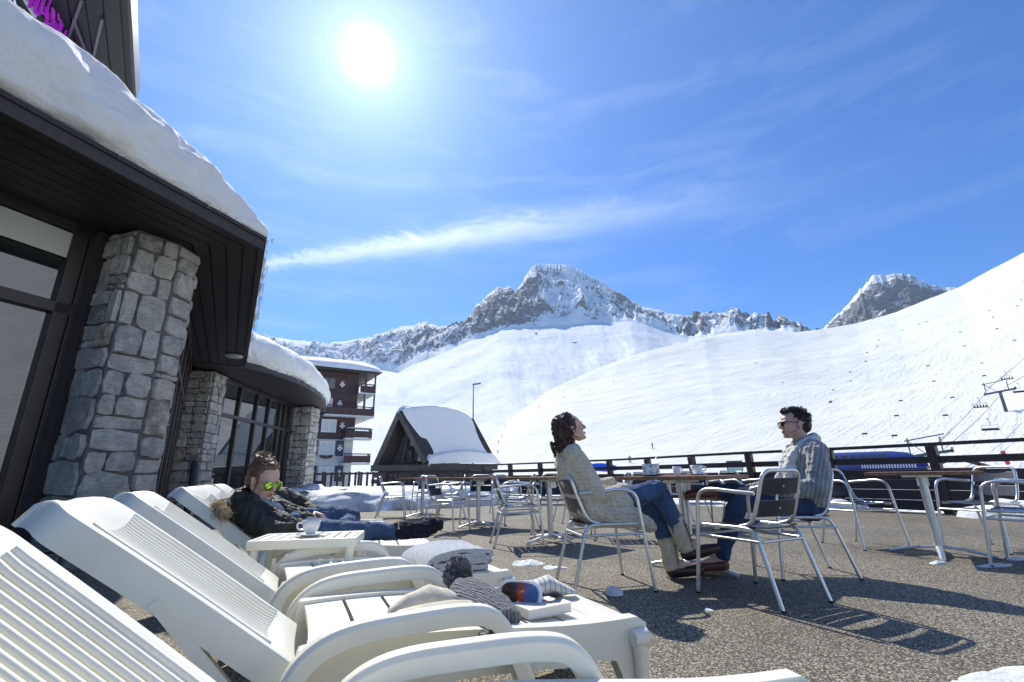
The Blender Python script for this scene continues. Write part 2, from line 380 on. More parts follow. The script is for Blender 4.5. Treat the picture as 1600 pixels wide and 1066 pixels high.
# central massif: snow apron, cliffs, summit ridge
def massif():
    ridge = [(330, 512), (395, 520), (420, 526), (450, 531), (480, 533), (515, 537), (545, 533), (575, 528), (600, 520), (612, 514), (640, 509), (665, 503), (688, 508), (705, 513), (720, 511), (735, 492), (748, 475), (762, 461), (780, 449), (795, 450), (806, 456), (813, 446), (822, 432), (832, 415), (842, 410), (850, 416), (860, 413), (885, 413), (905, 421), (930, 433), (955, 449), (975, 460), (1000, 478), (1030, 486), (1060, 493), (1085, 494), (1098, 488), (1110, 491), (1130, 489), (1160, 496), (1190, 502), (1208, 499), (1225, 508), (1245, 514), (1280, 524), (1320, 560)]
    foot = [(330, 545), (395, 556), (450, 566), (520, 575), (590, 576), (622, 582), (640, 572), (680, 556), (710, 544), (745, 530), (780, 516), (812, 512), (850, 510), (900, 508), (940, 504), (985, 503), (1010, 507), (1040, 518), (1075, 528), (1110, 524), (1180, 517), (1240, 518), (1320, 565)]
    ax, ae = skyline(ridge); bx, be = skyline(foot)
    A = np.linspace(ax[0], ax[-1], 760); er = np.interp(A, ax, ae); ef = np.minimum(np.interp(A, bx, be), er-.004)
    jag = fbm(np.stack([A*60, A*0, A*0], -1), 5, 5)*.0024 + fbm(np.stack([A*420, A*0, A*0+3], -1), 2, 9)*.0011
    deg = np.degrees(A); jag = jag*np.interp(deg, [-29, -24, -12, 10, 17, 40], [.6, .7, 1.5, 1.6, .7, .5])
    er = er+jag
    Rf = np.interp(deg, [-35, -22, -12, 0, 12, 35], [1900, 1800, 1350, 1300, 1400, 1300]); Rr = Rf*np.interp(deg, [-35, -10, 0, 35], [1.35, 1.3, 1.3, 1.25])
    u = np.concatenate([np.linspace(0, 1, 90), 1+np.linspace(0.006, 1, 170), 2+np.array([.05, .15, .4, 1])])
    AA, U = np.meshgrid(A, u, indexing='ij'); RF = Rf[:, None]; RR = Rr[:, None]; EF = ef[:, None]; ER = er[:, None]
    t1 = np.clip(U, 0, 1); t2 = np.clip(U-1, 0, 1); t3 = np.clip(U-2, 0, 1); r0 = 330.
    r = r0 + (RF-r0)*t1 + (RR-RF)*t2 + 350*t3
    z0 = GZ; zf = EF*RF+EYE; zr = ER*RR+EYE
    z = z0 + (zf-z0)*t1**1.22 + (zr-zf)*(t2**.92) - (zr*.35)*t3
    X = r*np.sin(AA); Y = r*np.cos(AA); q = np.stack([X, Y, z], -1)
    cl = np.clip(t2*5, 0, 1)*np.clip((1-t2)*3, 0, 1)*(U <= 2)
    rd = fbm(q*[.006, .006, .004], 6, 31, ridged=True, gain=.56); rd2 = fbm(q*[.022, .022, .012], 5, 37, ridged=True, gain=.6)
    gul = fbm(np.stack([AA*55, U*.8, AA*0], -1), 4, 41, ridged=True)
    z = z + cl*(np.clip(rd, -1.2, 1.3)*17 + rd2*5 + gul*14 - 10)*np.clip((1-t2)*2.2, .12, 1)
    ap = np.clip(t1*3, 0, 1)*np.clip((1-t1)*6+.25, 0, 1)*(U <= 1)
    z = z + ap*(fbm(q*[.004, .004, 0], 4, 51)*8 + fbm(np.stack([AA*22+U*3, U*4, AA*0], -1), 4, 55)*3)
    X = X + cl*fbm(q*.011, 4, 61)*14; Y = Y + cl*fbm(q*.011, 4, 67)*18
    # rock cover: cliffs, thinner on the right shoulder and at the summit snowfield
    px = np.degrees(AA); cov = np.interp(px, [-30, -24, -15, -9, -4, 2.5, 4, 9, 14, 16, 22, 26, 32], [.14, .16, .24, .38, .58, .66, .42, .30, .34, .26, .38, .30, .30])
    band = np.clip(t2*14, 0, 1)*np.clip((1.03-t2)*9, .3, 1)
    rock = cov*band*(U > 1)-2.4*(U <= 1)
    sf = np.exp(-((px-8)/5)**2 - ((t2-.35)/.3)**2)*.35; rock = rock - sf*(U > 1)
    # outcrops on the apron
    for (ox, oy, w, h) in ((813, 532, .75, .030), (838, 522, .8, .014), (898, 536, 1.2, .009), (868, 524, 1.0, .007)):
        a0, e0 = paz(ox, oy); el = (z-EYE)/r
        rock = np.maximum(rock, (-2.4 + 3.25*np.exp(-((AA-a0)/R(w))**2-((el-e0)/h)**2)))
    rock = rock + .12
    grid_mesh('mountain', np.stack([X, Y, z], -1)[:, ::-1], M_mount, rock[:, ::-1])
massif()
def dark_peak():
    ridge = [(1240, 540), (1275, 520), (1290, 510), (1300, 500), (1312, 487), (1330, 470), (1345, 452), (1356, 440), (1364, 432), (1385, 430), (1400, 427), (1420, 428), (1428, 432), (1440, 440), (1460, 446), (1480, 450), (1500, 452), (1560, 480), (1620, 520)]
    ax, ae = skyline(ridge); A = np.linspace(ax[0], ax[-1], 340); er = np.interp(A, ax, ae) + fbm(np.stack([A*150, A*0, A*0], -1), 4, 8)*.0022
    u = np.concatenate([np.linspace(0, 1, 150), [1.05, 1.2, 1.6]]); AA, U = np.meshgrid(A, u, indexing='ij')
    r = 1500+500*U; z = np.where(U <= 1, 60 + (er[:, None]*2000+EYE-60)*np.clip(U, 0, 1)**1.0, (er[:, None]*2000)*(1-(U-1)*.7))
    X = r*np.sin(AA); Y = r*np.cos(AA); q = np.stack([X, Y, z], -1); cl = np.clip((1-U)*5, 0, 1)
    z = z + cl*(fbm(q*[.008, .008, .005], 6, 81, ridged=True, gain=.6)*28 - 10)
    rock = np.full(U.shape, .74)-np.clip((U-.93)*6, 0, .5)
    grid_mesh('mountain_peak', np.stack([X, Y, z], -1)[:, ::-1], M_mount, rock[:, ::-1])
dark_peak()
# ================================================================== terrace
RAIL = [(9.6, 5.2), (8.35, 7.35), (7.1, 9.4), (5.4, 11.5), (3.5, 15.2), (1.6, 17.6), (-.9, 20.2), (-2.0, 21.2)]
def deck():
    poly = [(16, -12), (11.5, 1.8)] + [(x+.12, y+.12) for x, y in RAIL] + [(-3.4, 22.9), (-6.0, 23.8), (-12, 22.4), (-16, 24), (-16, -12)]
    m = MB(); m.prism(poly, -1.7, 0); o = m.build('terrace_ground', M_deck); o['kind'] = 'structure'
deck()
def snow_bank():
    # ploughed bank left of the tables: front edge polyline, back at the picket fence
    front = smooth_path([(-9.2, 11.3, 0), (-7.0, 11.2, 0), (-5.2, 11.0, 0), (-3.9, 11.3, 0), (-2.4, 11.9, 0), (-1.0, 12.8, 0), (-.1, 14.2, 0), (.0, 16.2, 0), (-1.2, 18.6, 0)], 14)
    back = smooth_path([(-10.5, 21.9, 0), (-9.5, 22.0, 0), (-8.3, 22.3, 0), (-7.2, 22.7, 0), (-6.3, 22.9, 0), (-5, 22.8, 0), (-4, 22, 0), (-3, 21, 0), (-2.2, 20.2, 0)], 14)
    n = len(front); u = np.concatenate([np.linspace(0, .035, 10)[:-1], np.linspace(.035, 1, 60)]); P = np.zeros((n, len(u), 3))
    for i in range(n):
        for j, t in enumerate(u):
            p = front[i].lerp(back[i], t); P[i, j] = p
            P[i, j, 2] = .44*min(1, (t/.035))**.5*(1-.25*t) + .012
    q = P*[1.3, 1.3, 1.3]; nn = fbm(q, 5, 91, gain=.6); f = np.clip(u*25, 0, 1)[None, :]
    P[..., 2] += (nn*.05 + fbm(P*7, 3, 97)*.014)*f; P[..., 0] += fbm(q*1.7+5, 4, 92)*.16; P[..., 1] += fbm(q*1.7+9, 4, 93)*.16
    P[:, 0, 2] = -.02
    grid_mesh('snow_bank', P, M_snow)
snow_bank()
def heap(name, pts, w, h, seed, label=None, amp=.3, nu=10):
    """lumpy pile of shovelled snow along a path"""
    path = smooth_path([(p[0], p[1], 0) for p in pts], nu); n = len(path); m = 18; P = np.zeros((n, m, 3))
    for i, p in enumerate(path):
        t = (path[min(i+1, n-1)]-path[max(i-1, 0)]).normalized(); s = Vector((-t.y, t.x, 0)); e = math.sin(math.pi*min(1, max(0, (i+.02)/(n-1))))**.45
        for j in range(m):
            v = j/(m-1)*2-1; q = p + s*v*w*.5*e; P[i, j] = q; P[i, j, 2] = h*max(0, 1-abs(v)**2.4)**.7*e
    nz = fbm(P*(1.6/max(h, .05)*.25), 4, seed); nz2 = fbm(P*(1/max(h, .05)), 3, seed+5)
    P[..., 2] *= 1+amp*1.6*nz+amp*.8*nz2; P[..., 0] += nz2*h*.12; P[..., 1] += nz*h*.12; P[..., 2] = np.maximum(P[..., 2], -.02)-.004
    P[:, 0, 2] = P[:, -1, 2] = -.02
    o = grid_mesh(name, P, M_snow, kind='stuff'); return o
def hn(i): return RAIL[i]
heap('snow_heap', [(9.3, 4.7), (8.5, 6.1), (7.9, 7.2), (7.4, 8.2)], .75, .30, 3)
heap('snow_heap', [(6.8, 9.3), (6.3, 9.9), (5.8, 10.5)], .5, .20, 9)
heap('snow_heap', [(5.4, 10.6), (4.9, 11.4), (4.2, 12.6), (3.2, 14.5)], .5, .10, 15)
# ================================================================== restaurant building (left)
V2 = lambda p: Vector((p[0], p[1], 0))
e1 = Vector((.34, .94, 0)).normalized(); CN = Vector((-2.93, 4.87, 0))
E_A = CN - e1*9; E_B = Vector((-6.2, 10.3, 0)); e2 = (E_B-CN).normalized()
rest = empty('restaurant_building', (-6, 6, 0), 0, 'dark timber and stone restaurant with snow-covered overhanging roof and big windows', 'building')
rest_inv = Matrix.Translation((6, -6, 0))
def rb(m, name, mt, bevel=0, **k):
    o = m.build(name, mt, None, bevel, **k); o.parent = rest; o.matrix_parent_inverse = rest_inv; return o
def sub(m, name, mt, par, bevel=0, **k):
    o = m.build(name, mt, None, bevel, **k); o.parent = par; o.matrix_parent_inverse = rest_inv @ Matrix(); 
    o.matrix_parent_inverse = Matrix(); return o
# stone pillars
def stone_face(m, a, b, z0, z1, out, rnd, row=(.16, .36), wid=(.2, .55), dep=.045):
    """irregular coursed stones on the vertical face a->b (2D), proud by dep"""
    a = Vector((a[0], a[1], 0)); b = Vector((b[0], b[1], 0)); L = (b-a).length; d = (b-a)/L; n = Vector((out[0], out[1], 0)).normalized()
    def stone(u0, u1, v0, v1):
        g = .006; u0 += g; u1 -= g; v0 += g; v1 -= g; w = u1-u0; h = v1-v0
        if w < .02 or h < .02: return
        j = lambda s: rnd.uniform(-s, s); jw = min(w, h)*.24
        base = []
        for k, (x, y) in enumerate(((0, 0), (.33, 0), (.67, 0), (1, 0), (1, .5), (1, 1), (.67, 1), (.33, 1), (0, 1), (0, .5))):
            cx = .0 if k in (0, 3, 5, 8) else 0
            uu = u0+w*x; vv = v0+h*y
            if k in (0, 3, 5, 8): uu += (.5-x)*jw*rnd.uniform(.1, 1.0); vv += (.5-y)*jw*rnd.uniform(.1, 1.0)
            else: uu += j(jw*.35); vv += j(jw*.35)
            base.append((max(0, min(L, uu)), vv))
        cu = sum(p[0] for p in base)/10; cv = sum(p[1] for p in base)/10; dp = dep*rnd.uniform(.6, 1.25); tx = j(.016); ty = j(.012)
        P = lambda u, v, o_: a + d*u + Vector((0, 0, v)) + n*o_
        r0 = [P(u, v, -.02) for u, v in base]
        r1 = [P(u, v, dp*.72) for u, v in base]
        sh = .93
        r2 = [P(cu+(u-cu)*sh, cv+(v-cv)*sh, dp+tx*(u-cu)/w*2+ty*(v-cv)/h*2+j(.004)) for u, v in base]
        r3 = [P(cu+(u-cu)*.45, cv+(v-cv)*.45, dp*1.1+j(.006)) for u, v in base]
        k = len(m.v); n_ = 10; vs = r0+r1+r2+r3+[P(cu, cv, dp*1.12)]
        fs = []
        for q in range(3):
            for i in range(n_): fs.append((q*n_+i, q*n_+(i+1) % n_, (q+1)*n_+(i+1) % n_, (q+1)*n_+i))
        for i in range(n_): fs.append((3*n_+i, 3*n_+(i+1) % n_, 4*n_))
        if d.cross(Vector((0, 0, 1))).dot(n) < 0: fs = [f[::-1] for f in fs]
        m.add(vs, fs, False)
    def split(u0, u1, v0, v1):
        w = u1-u0; h = v1-v0
        if h > row[1] or (h > row[0]*1.9 and rnd.random() < .35):
            t = rnd.uniform(.35, .65); split(u0, u1, v0, v0+h*t); split(u0, u1, v0+h*t, v1); return
        if w > wid[1] or (w > wid[0]*2 and rnd.random() < .6) or w > h*3.0 and rnd.random() < .7:
            t = rnd.uniform(.3, .7); split(u0, u0+w*t, v0, v1); split(u0+w*t, u1, v0, v1); return
        if rnd.random() < .12 and h > .12: t = rnd.uniform(.2, .35); split(u0, u1, v0, v0+h*t); v0 = v0+h*t
        stone(u0, u1, v0, v1)
    v = z0; 
    while v < z1-.03:
        h = min(rnd.uniform(row[0]*1.6, row[1]*1.5), z1-v); split(0, L, v, v+h); v += h
def pillar(foot, z1, seed, row, wid, dep=.045):
    rnd = random.Random(seed); c = sum((Vector((p[0], p[1], 0)) for p in foot), Vector())/len(foot)
    m = MB(); m.prism([(p[0], p[1]) for p in foot], -.02, z1-.01); core = rb(m, 'stone_pillar', M_mortar)
    s = MB()
    for i in range(len(foot)):
        a = foot[i]; b = foot[(i+1) % len(foot)]; mid = (Vector((a[0], a[1], 0))+Vector((b[0], b[1], 0)))/2; dd = Vector((b[0]-a[0], b[1]-a[1], 0)); n = Vector((dd.y, -dd.x, 0))
        if n.dot(mid-c) < 0: n = -n
        if dd.length > .05: stone_face(s, a, b, 0.0, z1-.03, n, rnd, row, wid, dep)
    st = s.build('stone_cladding', M_stone); st.parent = core
pillar([(-4.51, 4.57), (-4.06, 4.42), (-3.84, 4.76), (-3.82, 5.06), (-4.3, 5.3)], 3.42, 4, (.17, .42), (.2, .62), .035)
pillar([(-8.03, 11.1), (-7.53, 11.25), (-7.66, 11.95), (-8.2, 11.95)], 3.42, 8, (.14, .34), (.18, .5), .04)
pillar([(-8.5, 17.4), (-7.72, 17.38), (-7.7, 18.15), (-8.5, 18.3)], 3.42, 12, (.16, .36), (.2, .55), .05)
# glazed fronts: frames and panes along a line
def front(a, b, cols, rows, fw=.09, fd=.12, top=3.42, name='window'):
    a = Vector((a[0], a[1], 0)); b = Vector((b[0], b[1], 0)); L = (b-a).length; d = (b-a)/L
    n = Vector((d.y, -d.x, 0))
    P = lambda s, z, o=0: a + d*s + Vector((0, 0, z)) + n*o
    fr = MB()
    for s in cols: fr.bar(P(s, 0), P(s, top-.004), fw, fd, n)
    fr.bar(P(0, top-.05, .002), P(L, top-.05, .002), fd+.004, .1)
    for z in rows: fr.bar(P(0, z, .003), P(L, z, .003), fd+.006, fw*.9)
    fo = rb(fr, name, M_frame, .006)
    g = MB()
    zs = [0.02]+list(rows)+[top-.1]
    for i in range(len(cols)-1):
        for j in range(len(zs)-1):
            s0, s1, z0, z1 = cols[i], cols[i+1], zs[j], zs[j+1]
            g.add([P(s0, z0, .02), P(s1, z0, .02), P(s1, z1, .02), P(s0, z1, .02), P(s0, z0, .0), P(s1, z0, .0), P(s1, z1, .0), P(s0, z1, .0)], [(0, 1, 2, 3), (7, 6, 5, 4)])
    go = g.build('pane', M_glass); go.parent = fo
    return fo
F0 = Vector((-4.58, 4.52, 0)) - e1*.02
fa = F0 - e1*9
front(F0, fa, [0, .14, .85, 2.4, 2.55, 4.1, 5.7, 7.3, 9.0], [.12, 2.48], .13)
# reveal panel between window and pillar, wall up to soffit
m = MB(); m.bar(F0 + e1*.1 + Vector((0, 0, 0)), F0 + e1*.1 + Vector((0, 0, 3.41)), .28, .2, (1, 0, 0)); rb(m, 'corner_panel', M_dark)
G0 = Vector((-4.15, 5.25, 0)); G1 = Vector((-8.1, 11.15, 0)); LG = (G1-G0).length
front(G1, G0, [0, LG*.17, LG*.34, LG*.5, LG*.66, LG*.83, LG], [.12, 2.48], .11)
H0 = Vector((-7.78, 11.95, 0)); H1 = Vector((-8.35, 17.5, 0)); LH = (H1-H0).length
front(H1, H0, [0, LH*.10, LH*.19, LH*.27, LH*.44, LH*.60, LH*.80, LH*.97, LH], [.1, 2.45], .1)
# door leaves in the third front
dh = (H0-H1)/LH; nh = Vector((dh.y, -dh.x, 0))
for k, (s0, s1) in enumerate(((.28, .435), (.445, .59))):
    m = MB(); A = H1+dh*LH*s0; B = H1+dh*LH*s1
    for z in (.08, 1.0, 2.3): m.bar(A+nh*.09+Vector((0, 0, z)), B+nh*.09+Vector((0, 0, z)), .05, .11)
    for q in (A, B): m.bar(q+nh*.091+Vector((0, 0, .03)), q+nh*.091+Vector((0, 0, 2.36)), .1, .05, nh)
    do = rb(m, 'door', M_frame, .005); 
    hd = MB(); q = B if k == 0 else A; q = q+nh*.16+(A-B).normalized()*(.06 if k == 0 else -.06); hd.tube([q+Vector((0, 0, .85)), q+Vector((0, 0, 1.35))], .015); ho = hd.build('handle', mat('steel_handle', (.5, .5, .5), .3, 1)); ho.parent = do
# pale blinds behind upper glass are seen as a light band
M_blind = mat('cream_blind', (.50, .53, .46), .7)
m = MB()
m.add([F0-e1*.2+Vector((0, 0, 3.02))+Vector((.03, 0, 0)), F0-e1*8.9+Vector((.03, 0, 3.02)), F0-e1*8.9+Vector((.03, 0, 3.3)), F0-e1*.2+Vector((.03, 0, 3.3))], [(0, 1, 2, 3)])
rb(m, 'blind', M_blind); m = MB()
m.add([H0+nh*.025-dh*.1+Vector((0, 0, 3.05)), H1+nh*.025+dh*.1+Vector((0, 0, 3.05)), H1+nh*.025+dh*.1+Vector((0, 0, 3.3)), H0+nh*.025-dh*.1+Vector((0, 0, 3.3))], [(0, 1, 2, 3)])
rb(m, 'blind', M_blind)
# eave path of the second roof
E3 = smooth_path([(-7.4, 10.3, 0), (-6.75, 10.75, 0), (-6.36, 11.6, 0), (-6.23, 12.8, 0), (-6.28, 13.9, 0), (-6.6, 15.6, 0), (-7.15, 17.4, 0), (-8.0, 19.0, 0), (-9.6, 20.3, 0), (-12, 21.2, 0)], 10)
# soffit boards: strips parallel to each eave
def soffit(name, path, depth, zz, bw=.16, gap=.012, th=.02):
    m = MB(); n = len(path)
    def inward(i):
        t = (path[min(i+1, n-1)]-path[max(i-1, 0)]).normalized(); return Vector((-t.y, t.x, 0))
    k = 0; dd = 0.04
    while dd < depth:
        r0 = [path[i]+inward(i)*dd+Vector((0, 0, zz)) for i in range(n)]; r1 = [path[i]+inward(i)*(dd+bw-gap)+Vector((0, 0, zz)) for i in range(n)]
        vs = r0+r1; m.add(vs, [(i, i+1, n+i+1, n+i) for i in range(n-1)])
        m.add([p+Vector((0, 0, th)) for p in r0]+r0, [(i, i+1, n+i+1, n+i) for i in range(n-1)])
        m.add([p+Vector((0, 0, th)) for p in r1]+r1, [(i, i+1, n+i+1, n+i) for i in range(n-1)])
        dd += bw
    return rb(m, name, M_soffit)
mit = lambda a: a
# first soffit: mitred at the corner
def soffit_quad(name, A, B, inA, inB, depth, zz, bw=.17, gap=.02):
    m = MB(); k = 0.05
    while k < depth:
        a0 = A+inA*k; b0 = B+inB*k; a1 = A+inA*(k+bw-gap); b1 = B+inB*(k+bw-gap)
        up = Vector((0, 0, zz)); t = Vector((0, 0, .03))
        m.add([a0+up, b0+up, b1+up, a1+up, a0+up+t, b0+up+t, b1+up+t, a1+up+t], [(0, 1, 2, 3), (0, 4, 5, 1), (3, 2, 6, 7), (0, 3, 7, 4), (1, 5, 6, 2)]); k += bw
    return rb(m, name, M_soffit)
n1 = Vector((-e1.y, e1.x, 0)); n2 = Vector((-e2.y, e2.x, 0)); mv = (n1+n2); mv = mv/(mv.dot(n1))
soffit_quad('soffit', E_A, CN, n1, mv, 1.9, 3.42)
soffit_quad('soffit', CN, E_B+e2*.6, mv, n2, 2.3, 3.42)
soffit('soffit', E3, 2.6, 3.44)
# backing above the soffit and the roof deck
m = MB(); big = [tuple((E_A+n1*.03)[:2]), tuple((CN+mv*.03)[:2]), tuple((E_B+n2*.03)[:2]), (-14, 12), (-16, -4)]
m.prism(big, 3.46, 3.53); rb(m, 'roof_deck', M_dark)
m = MB(); ins = [tuple((p+Vector((-.05, 0, 0)))[:2]) for p in E3]+[(-16, 20), (-16, 11)]; m.prism(ins, 3.48, 3.62); rb(m, 'roof_deck', M_dark)
# inner walls so that nothing shows through above the glass
# fascia
def fascia(name, path, z0, z1, th=.05, mt=None):
    m = MB(); n = len(path); rs = []
    for i, p in enumerate(path):
        t = (path[min(i+1, n-1)]-path[max(i-1, 0)]).normalized(); nn = Vector((-t.y, t.x, 0))
        if i and i < n-1:
            t0 = (path[i]-path[i-1]).normalized(); n0 = Vector((-t0.y, t0.x, 0)); nn = nn/max(.5, nn.dot(n0))
        rs.append([p+Vector((0, 0, z0)), p+nn*th+Vector((0, 0, z0)), p+nn*th+Vector((0, 0, z1)), p+Vector((0, 0, z1))])
    m.rings(rs, False, True); return rb(m, name, mt or M_dark)
fascia('fascia', [E_A, CN, E_B+e2*.6], 3.385, 3.50)
fascia('fascia', [E_A-n1*.02, CN-mv*.02, E_B-n2*.02+e2*.6], 3.50, 3.545, .1, M_frame)
fascia('fascia', E3, 3.40, 3.56)
# roof snow: lofted section along an eave
def roof_snow(path, prof, kfn, seed, name='roof_snow', z0=3.55, amp=.06, nsub=22, dents=(), edge=1.0):
    P = []; L = [0]
    for i in range(1, len(path)): L.append(L[-1]+(path[i]-path[i-1]).length)
    tot = L[-1]; ns = int(tot*nsub); 
    pr = smooth_path([(a, b, 0) for a, b in prof], 9); X = np.zeros((ns+1, len(pr), 3)); Ls = np.array(L); pa = np.array([tuple(p) for p in path])
    tn = []
    for i, p in enumerate(path):
        t = (path[min(i+1, len(path)-1)]-path[max(i-1, 0)]).normalized(); tn.append(tuple(Vector((-t.y, t.x, 0))))
    tn = np.array(tn)
    for i in range(ns+1):
        s = tot*i/ns; b = np.array([np.interp(s, Ls, pa[:, k]) for k in range(3)]); nn = np.array([np.interp(s, Ls, tn[:, k]) for k in range(3)]); nn /= np.linalg.norm(nn)
        k = kfn(s, tot)
        for j, q in enumerate(pr):
            hgt = q.y*k if q.x < 1.0 else q.y*k*(max(0, 1-(q.x-1)/3)) + q.y*(1-max(0, 1-(q.x-1)/3))*max(k, .6)
            X[i, j] = b + nn*(q.x*(1 if q.x > 0 else k)) + np.array([0, 0, z0+hgt])
    w = np.clip(np.array([p.y for p in pr])*5, .25, 1)[None, :]
    n1_ = fbm(X*.8, 4, seed); n2_ = fbm(X*3.2, 4, seed+3, gain=.6)
    X[..., 2] += w*(n1_*amp*1.5 + n2_*amp*.35)
    ou = fbm(X*2.2+7, 5, seed+9, gain=.6)*amp*.75
    lowmask = np.exp(-np.array([max(p.x, 0)*2.5 + p.y*.8 for p in pr]))[None, :]
    X[..., 0] += ou*lowmask; X[..., 1] -= ou*lowmask*.3
    # ragged lower lip
    lip = fbm(np.stack([np.arange(ns+1)*.16, np.zeros(ns+1), np.zeros(ns+1)], -1), 4, seed+12)
    X[:, 0, 2] += lip*.035*edge; X[:, 1, 2] += lip*.03*edge
    for (s0, j0, rad, dep) in dents:
        c = np.array(s0); dd = np.linalg.norm(X-c, axis=-1); f = np.exp(-(dd/rad)**2); X[..., 0] -= f*dep; X[..., 2] -= f*dep*.5
    o = grid_mesh(name, X, M_snow, kind=None); o.parent = rest; o.matrix_parent_inverse = rest_inv
    return o
prof1 = [(.05, -.02), (-.05, .02), (-.09, .14), (-.08, .34), (-.01, .5), (.14, .63), (.4, .77), (.9, 1.02), (1.7, 1.42), (3.0, 2.05), (5.0, 3.0)]
snowpath = [E_A, CN-e1*6, CN-e1*4, CN-e1*3, CN-e1*2, CN-e1*1.3, CN-e1*.7, CN-e1*.3, CN+n1*.0+e2*.02+mv*.03, CN+e2*.35, CN+e2*.9, CN+e2*2, CN+e2*3.5, CN+e2*5, E_B+e2*.3]
def k1(s, t):
    d = s-9.0
    return float(np.interp(d, [-9, -2.6, -1.9, -1.25, -.7, -.25, 0, .4, 1.5, 3, 7], [1.2, 1.2, 1.16, 1.03, .82, .56, .40, .34, .33, .34, .35]))
roof_snow(snowpath, prof1, k1, 5, amp=.07, dents=[((-3.32, 3.95, 4.0), 0, .13, .09), ((-3.25, 4.1, 3.9), 0, .08, .07)])
# upper drift lying on the first layer
prof2 = [(.05, -.1), (-.05, .02), (-.1, .2), (-.02, .42), (.2, .6), (.6, .8), (1.2, 1.1), (2.4, 1.7), (4, 2.5)]
prof3 = [(.1, -.1), (-.04, -.01), (-.14, .12), (-.16, .3), (-.08, .52), (.1, .7), (.4, .86), (.9, 1.0), (1.8, 1.15), (3.2, 1.3), (5, 1.5)]
def k3(s, t): return float(np.interp(s, [0, 1.5, 3, 5, 8, 11, 14], [.95, 1.02, .98, .88, .74, .6, .6]))
roof_snow(E3, prof3, k3, 25, z0=3.58, amp=.05, edge=1.6)
# a bare brown patch of roof on the second roof
# icicles along the second eave side
m = MB(); rnd = random.Random(3)
ice = []
for i in range(45):
    s = rnd.uniform(-.05, 5.2); p = CN+e2*s-n2*rnd.uniform(.03, .09)+Vector((0, 0, 3.55)); L = rnd.uniform(.04, .17)*(1 if rnd.random() > .15 else 1.9)
    ice.append(([p, p+Vector((rnd.uniform(-.004, .004), 0, -L*.5)), p+Vector((rnd.uniform(-.01, .01), 0, -L))], [.011, .007, .001]))
for i in range(20):
    s = -rnd.uniform(0, 6); p = CN+e1*s-n1*.05+Vector((0, 0, 3.55)); L = rnd.uniform(.015, .07)
    ice.append(([p, p+Vector((0, 0, -L))], [.009, .001]))
for i in range(30):
    p = E3[rnd.randrange(25, len(E3)-12)]+Vector((.05, 0, 3.58)); L = rnd.uniform(.05, .22); ice.append(([p, p+Vector((0, 0, -L))], [.014, .001]))
def f_ice(T, b): b.inputs['Base Color'].default_value = (.8, .88, .92, 1); b.inputs['Roughness'].default_value = .1; b.inputs['Transmission Weight'].default_value = .6; b.inputs['IOR'].default_value = 1.31
M_ice = mat('ice', fn=f_ice)
for pts_, r_ in ice:
    m = MB(); m.tube(pts_, r_, 6); rb(m, 'icicle', M_ice)
# round lamp set in the soffit
m = MB(); m.lathe([(.02, 0), (.17, 0), (.18, .02), (.18, .03), (.02, .03)], 24, (-6.15, 9.75, 3.375)); rb(m, 'soffit_lamp', mat('opal_disc', (.55, .56, .52), .4))
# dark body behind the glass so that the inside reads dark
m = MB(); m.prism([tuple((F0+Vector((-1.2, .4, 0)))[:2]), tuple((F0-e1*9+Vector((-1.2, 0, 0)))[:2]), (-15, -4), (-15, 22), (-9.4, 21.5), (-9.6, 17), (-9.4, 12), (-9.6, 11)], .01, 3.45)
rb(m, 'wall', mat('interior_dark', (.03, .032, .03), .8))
# pale rendered strip beside the first far pillar
m = MB(); m.box((-7.80, 12.05, 1.55), (.06, .12, 3.1)); rb(m, 'drainpipe', mat('grey_plastic', (.3, .33, .32), .5))
# ------------------------------------------------------------------ upper storeys with the purple sign
tower = empty('hotel_tower', (-8, 6, 0), 0, 'dark clad upper building with wide overhanging roof seen above the snowy eave', 'building')
def tw(m, name, mt, par=None, **k):
    o = m.build(name, mt, par or tower, **k)
    if not par: o.matrix_parent_inverse = Matrix.Translation((8, -6, 0))
    return o
A1 = Vector((-6.4, 6.32, 0)); A0 = A1 + (Vector((-5.1, 4.59, 0))-A1)*3.2
B1 = Vector((-6.63, 5.44, 0)); bd = (Vector((-6.25, 4.57, 0))-B1).normalized(); bp = (A1-A0).normalized()
L0 = Vector((-8.6, 9.6, 0)); 
m = MB(); m.prism([tuple(A1[:2]), tuple((A1+Vector((-1.2, .3, 0)))[:2]), tuple((B1-bd*.9)[:2]), tuple((B1+bd*4.5)[:2]), tuple(A0[:2])][::-1], 7.06, 7.35)
tw(m, 'balcony_slab', mat('anthracite_cladding', (.02, .024, .028), .5))
# boards under it
m = MB(); ux = bp; rt = Vector((ux.y, -ux.x, 0))
for k in range(1, 11):
    off = -k*.19; a = A1+rt*off-ux*(.02+k*.02); b_ = A0+rt*off; m.bar(a+Vector((0, 0, 7.045)), b_+Vector((0, 0, 7.045)), .17, .03)
tw(m, 'underside_board', mat('anthracite_board', (.022, .027, .031), .5), bevel=0)
# cross braces under the slab
m = MB()
for (x0, y0), (x1, y1) in (((128, 0), (105, 65)), ((160, 30), (140, 115)), ((115, 30), (132, 75)), ((140, 100), (150, 125))):
    def z7(x, y):
        d_ = pray(x, y); t = (6.98-EYE)/d_.z; return Vector((0, 0, EYE))+d_*t
    m.bar(z7(x0, y0), z7(x1, y1), .03, .03)
tw(m, 'brace', mat('pale_steel', (.16, .18, .2), .4, .5))
m = MB(); m.bar(A1+Vector((0, 0, 7.2)), A0+Vector((0, 0, 7.2)), .04, .34); tw(m, 'edge_trim', mat('anthracite_trim', (.06, .065, .075), .35, .3))
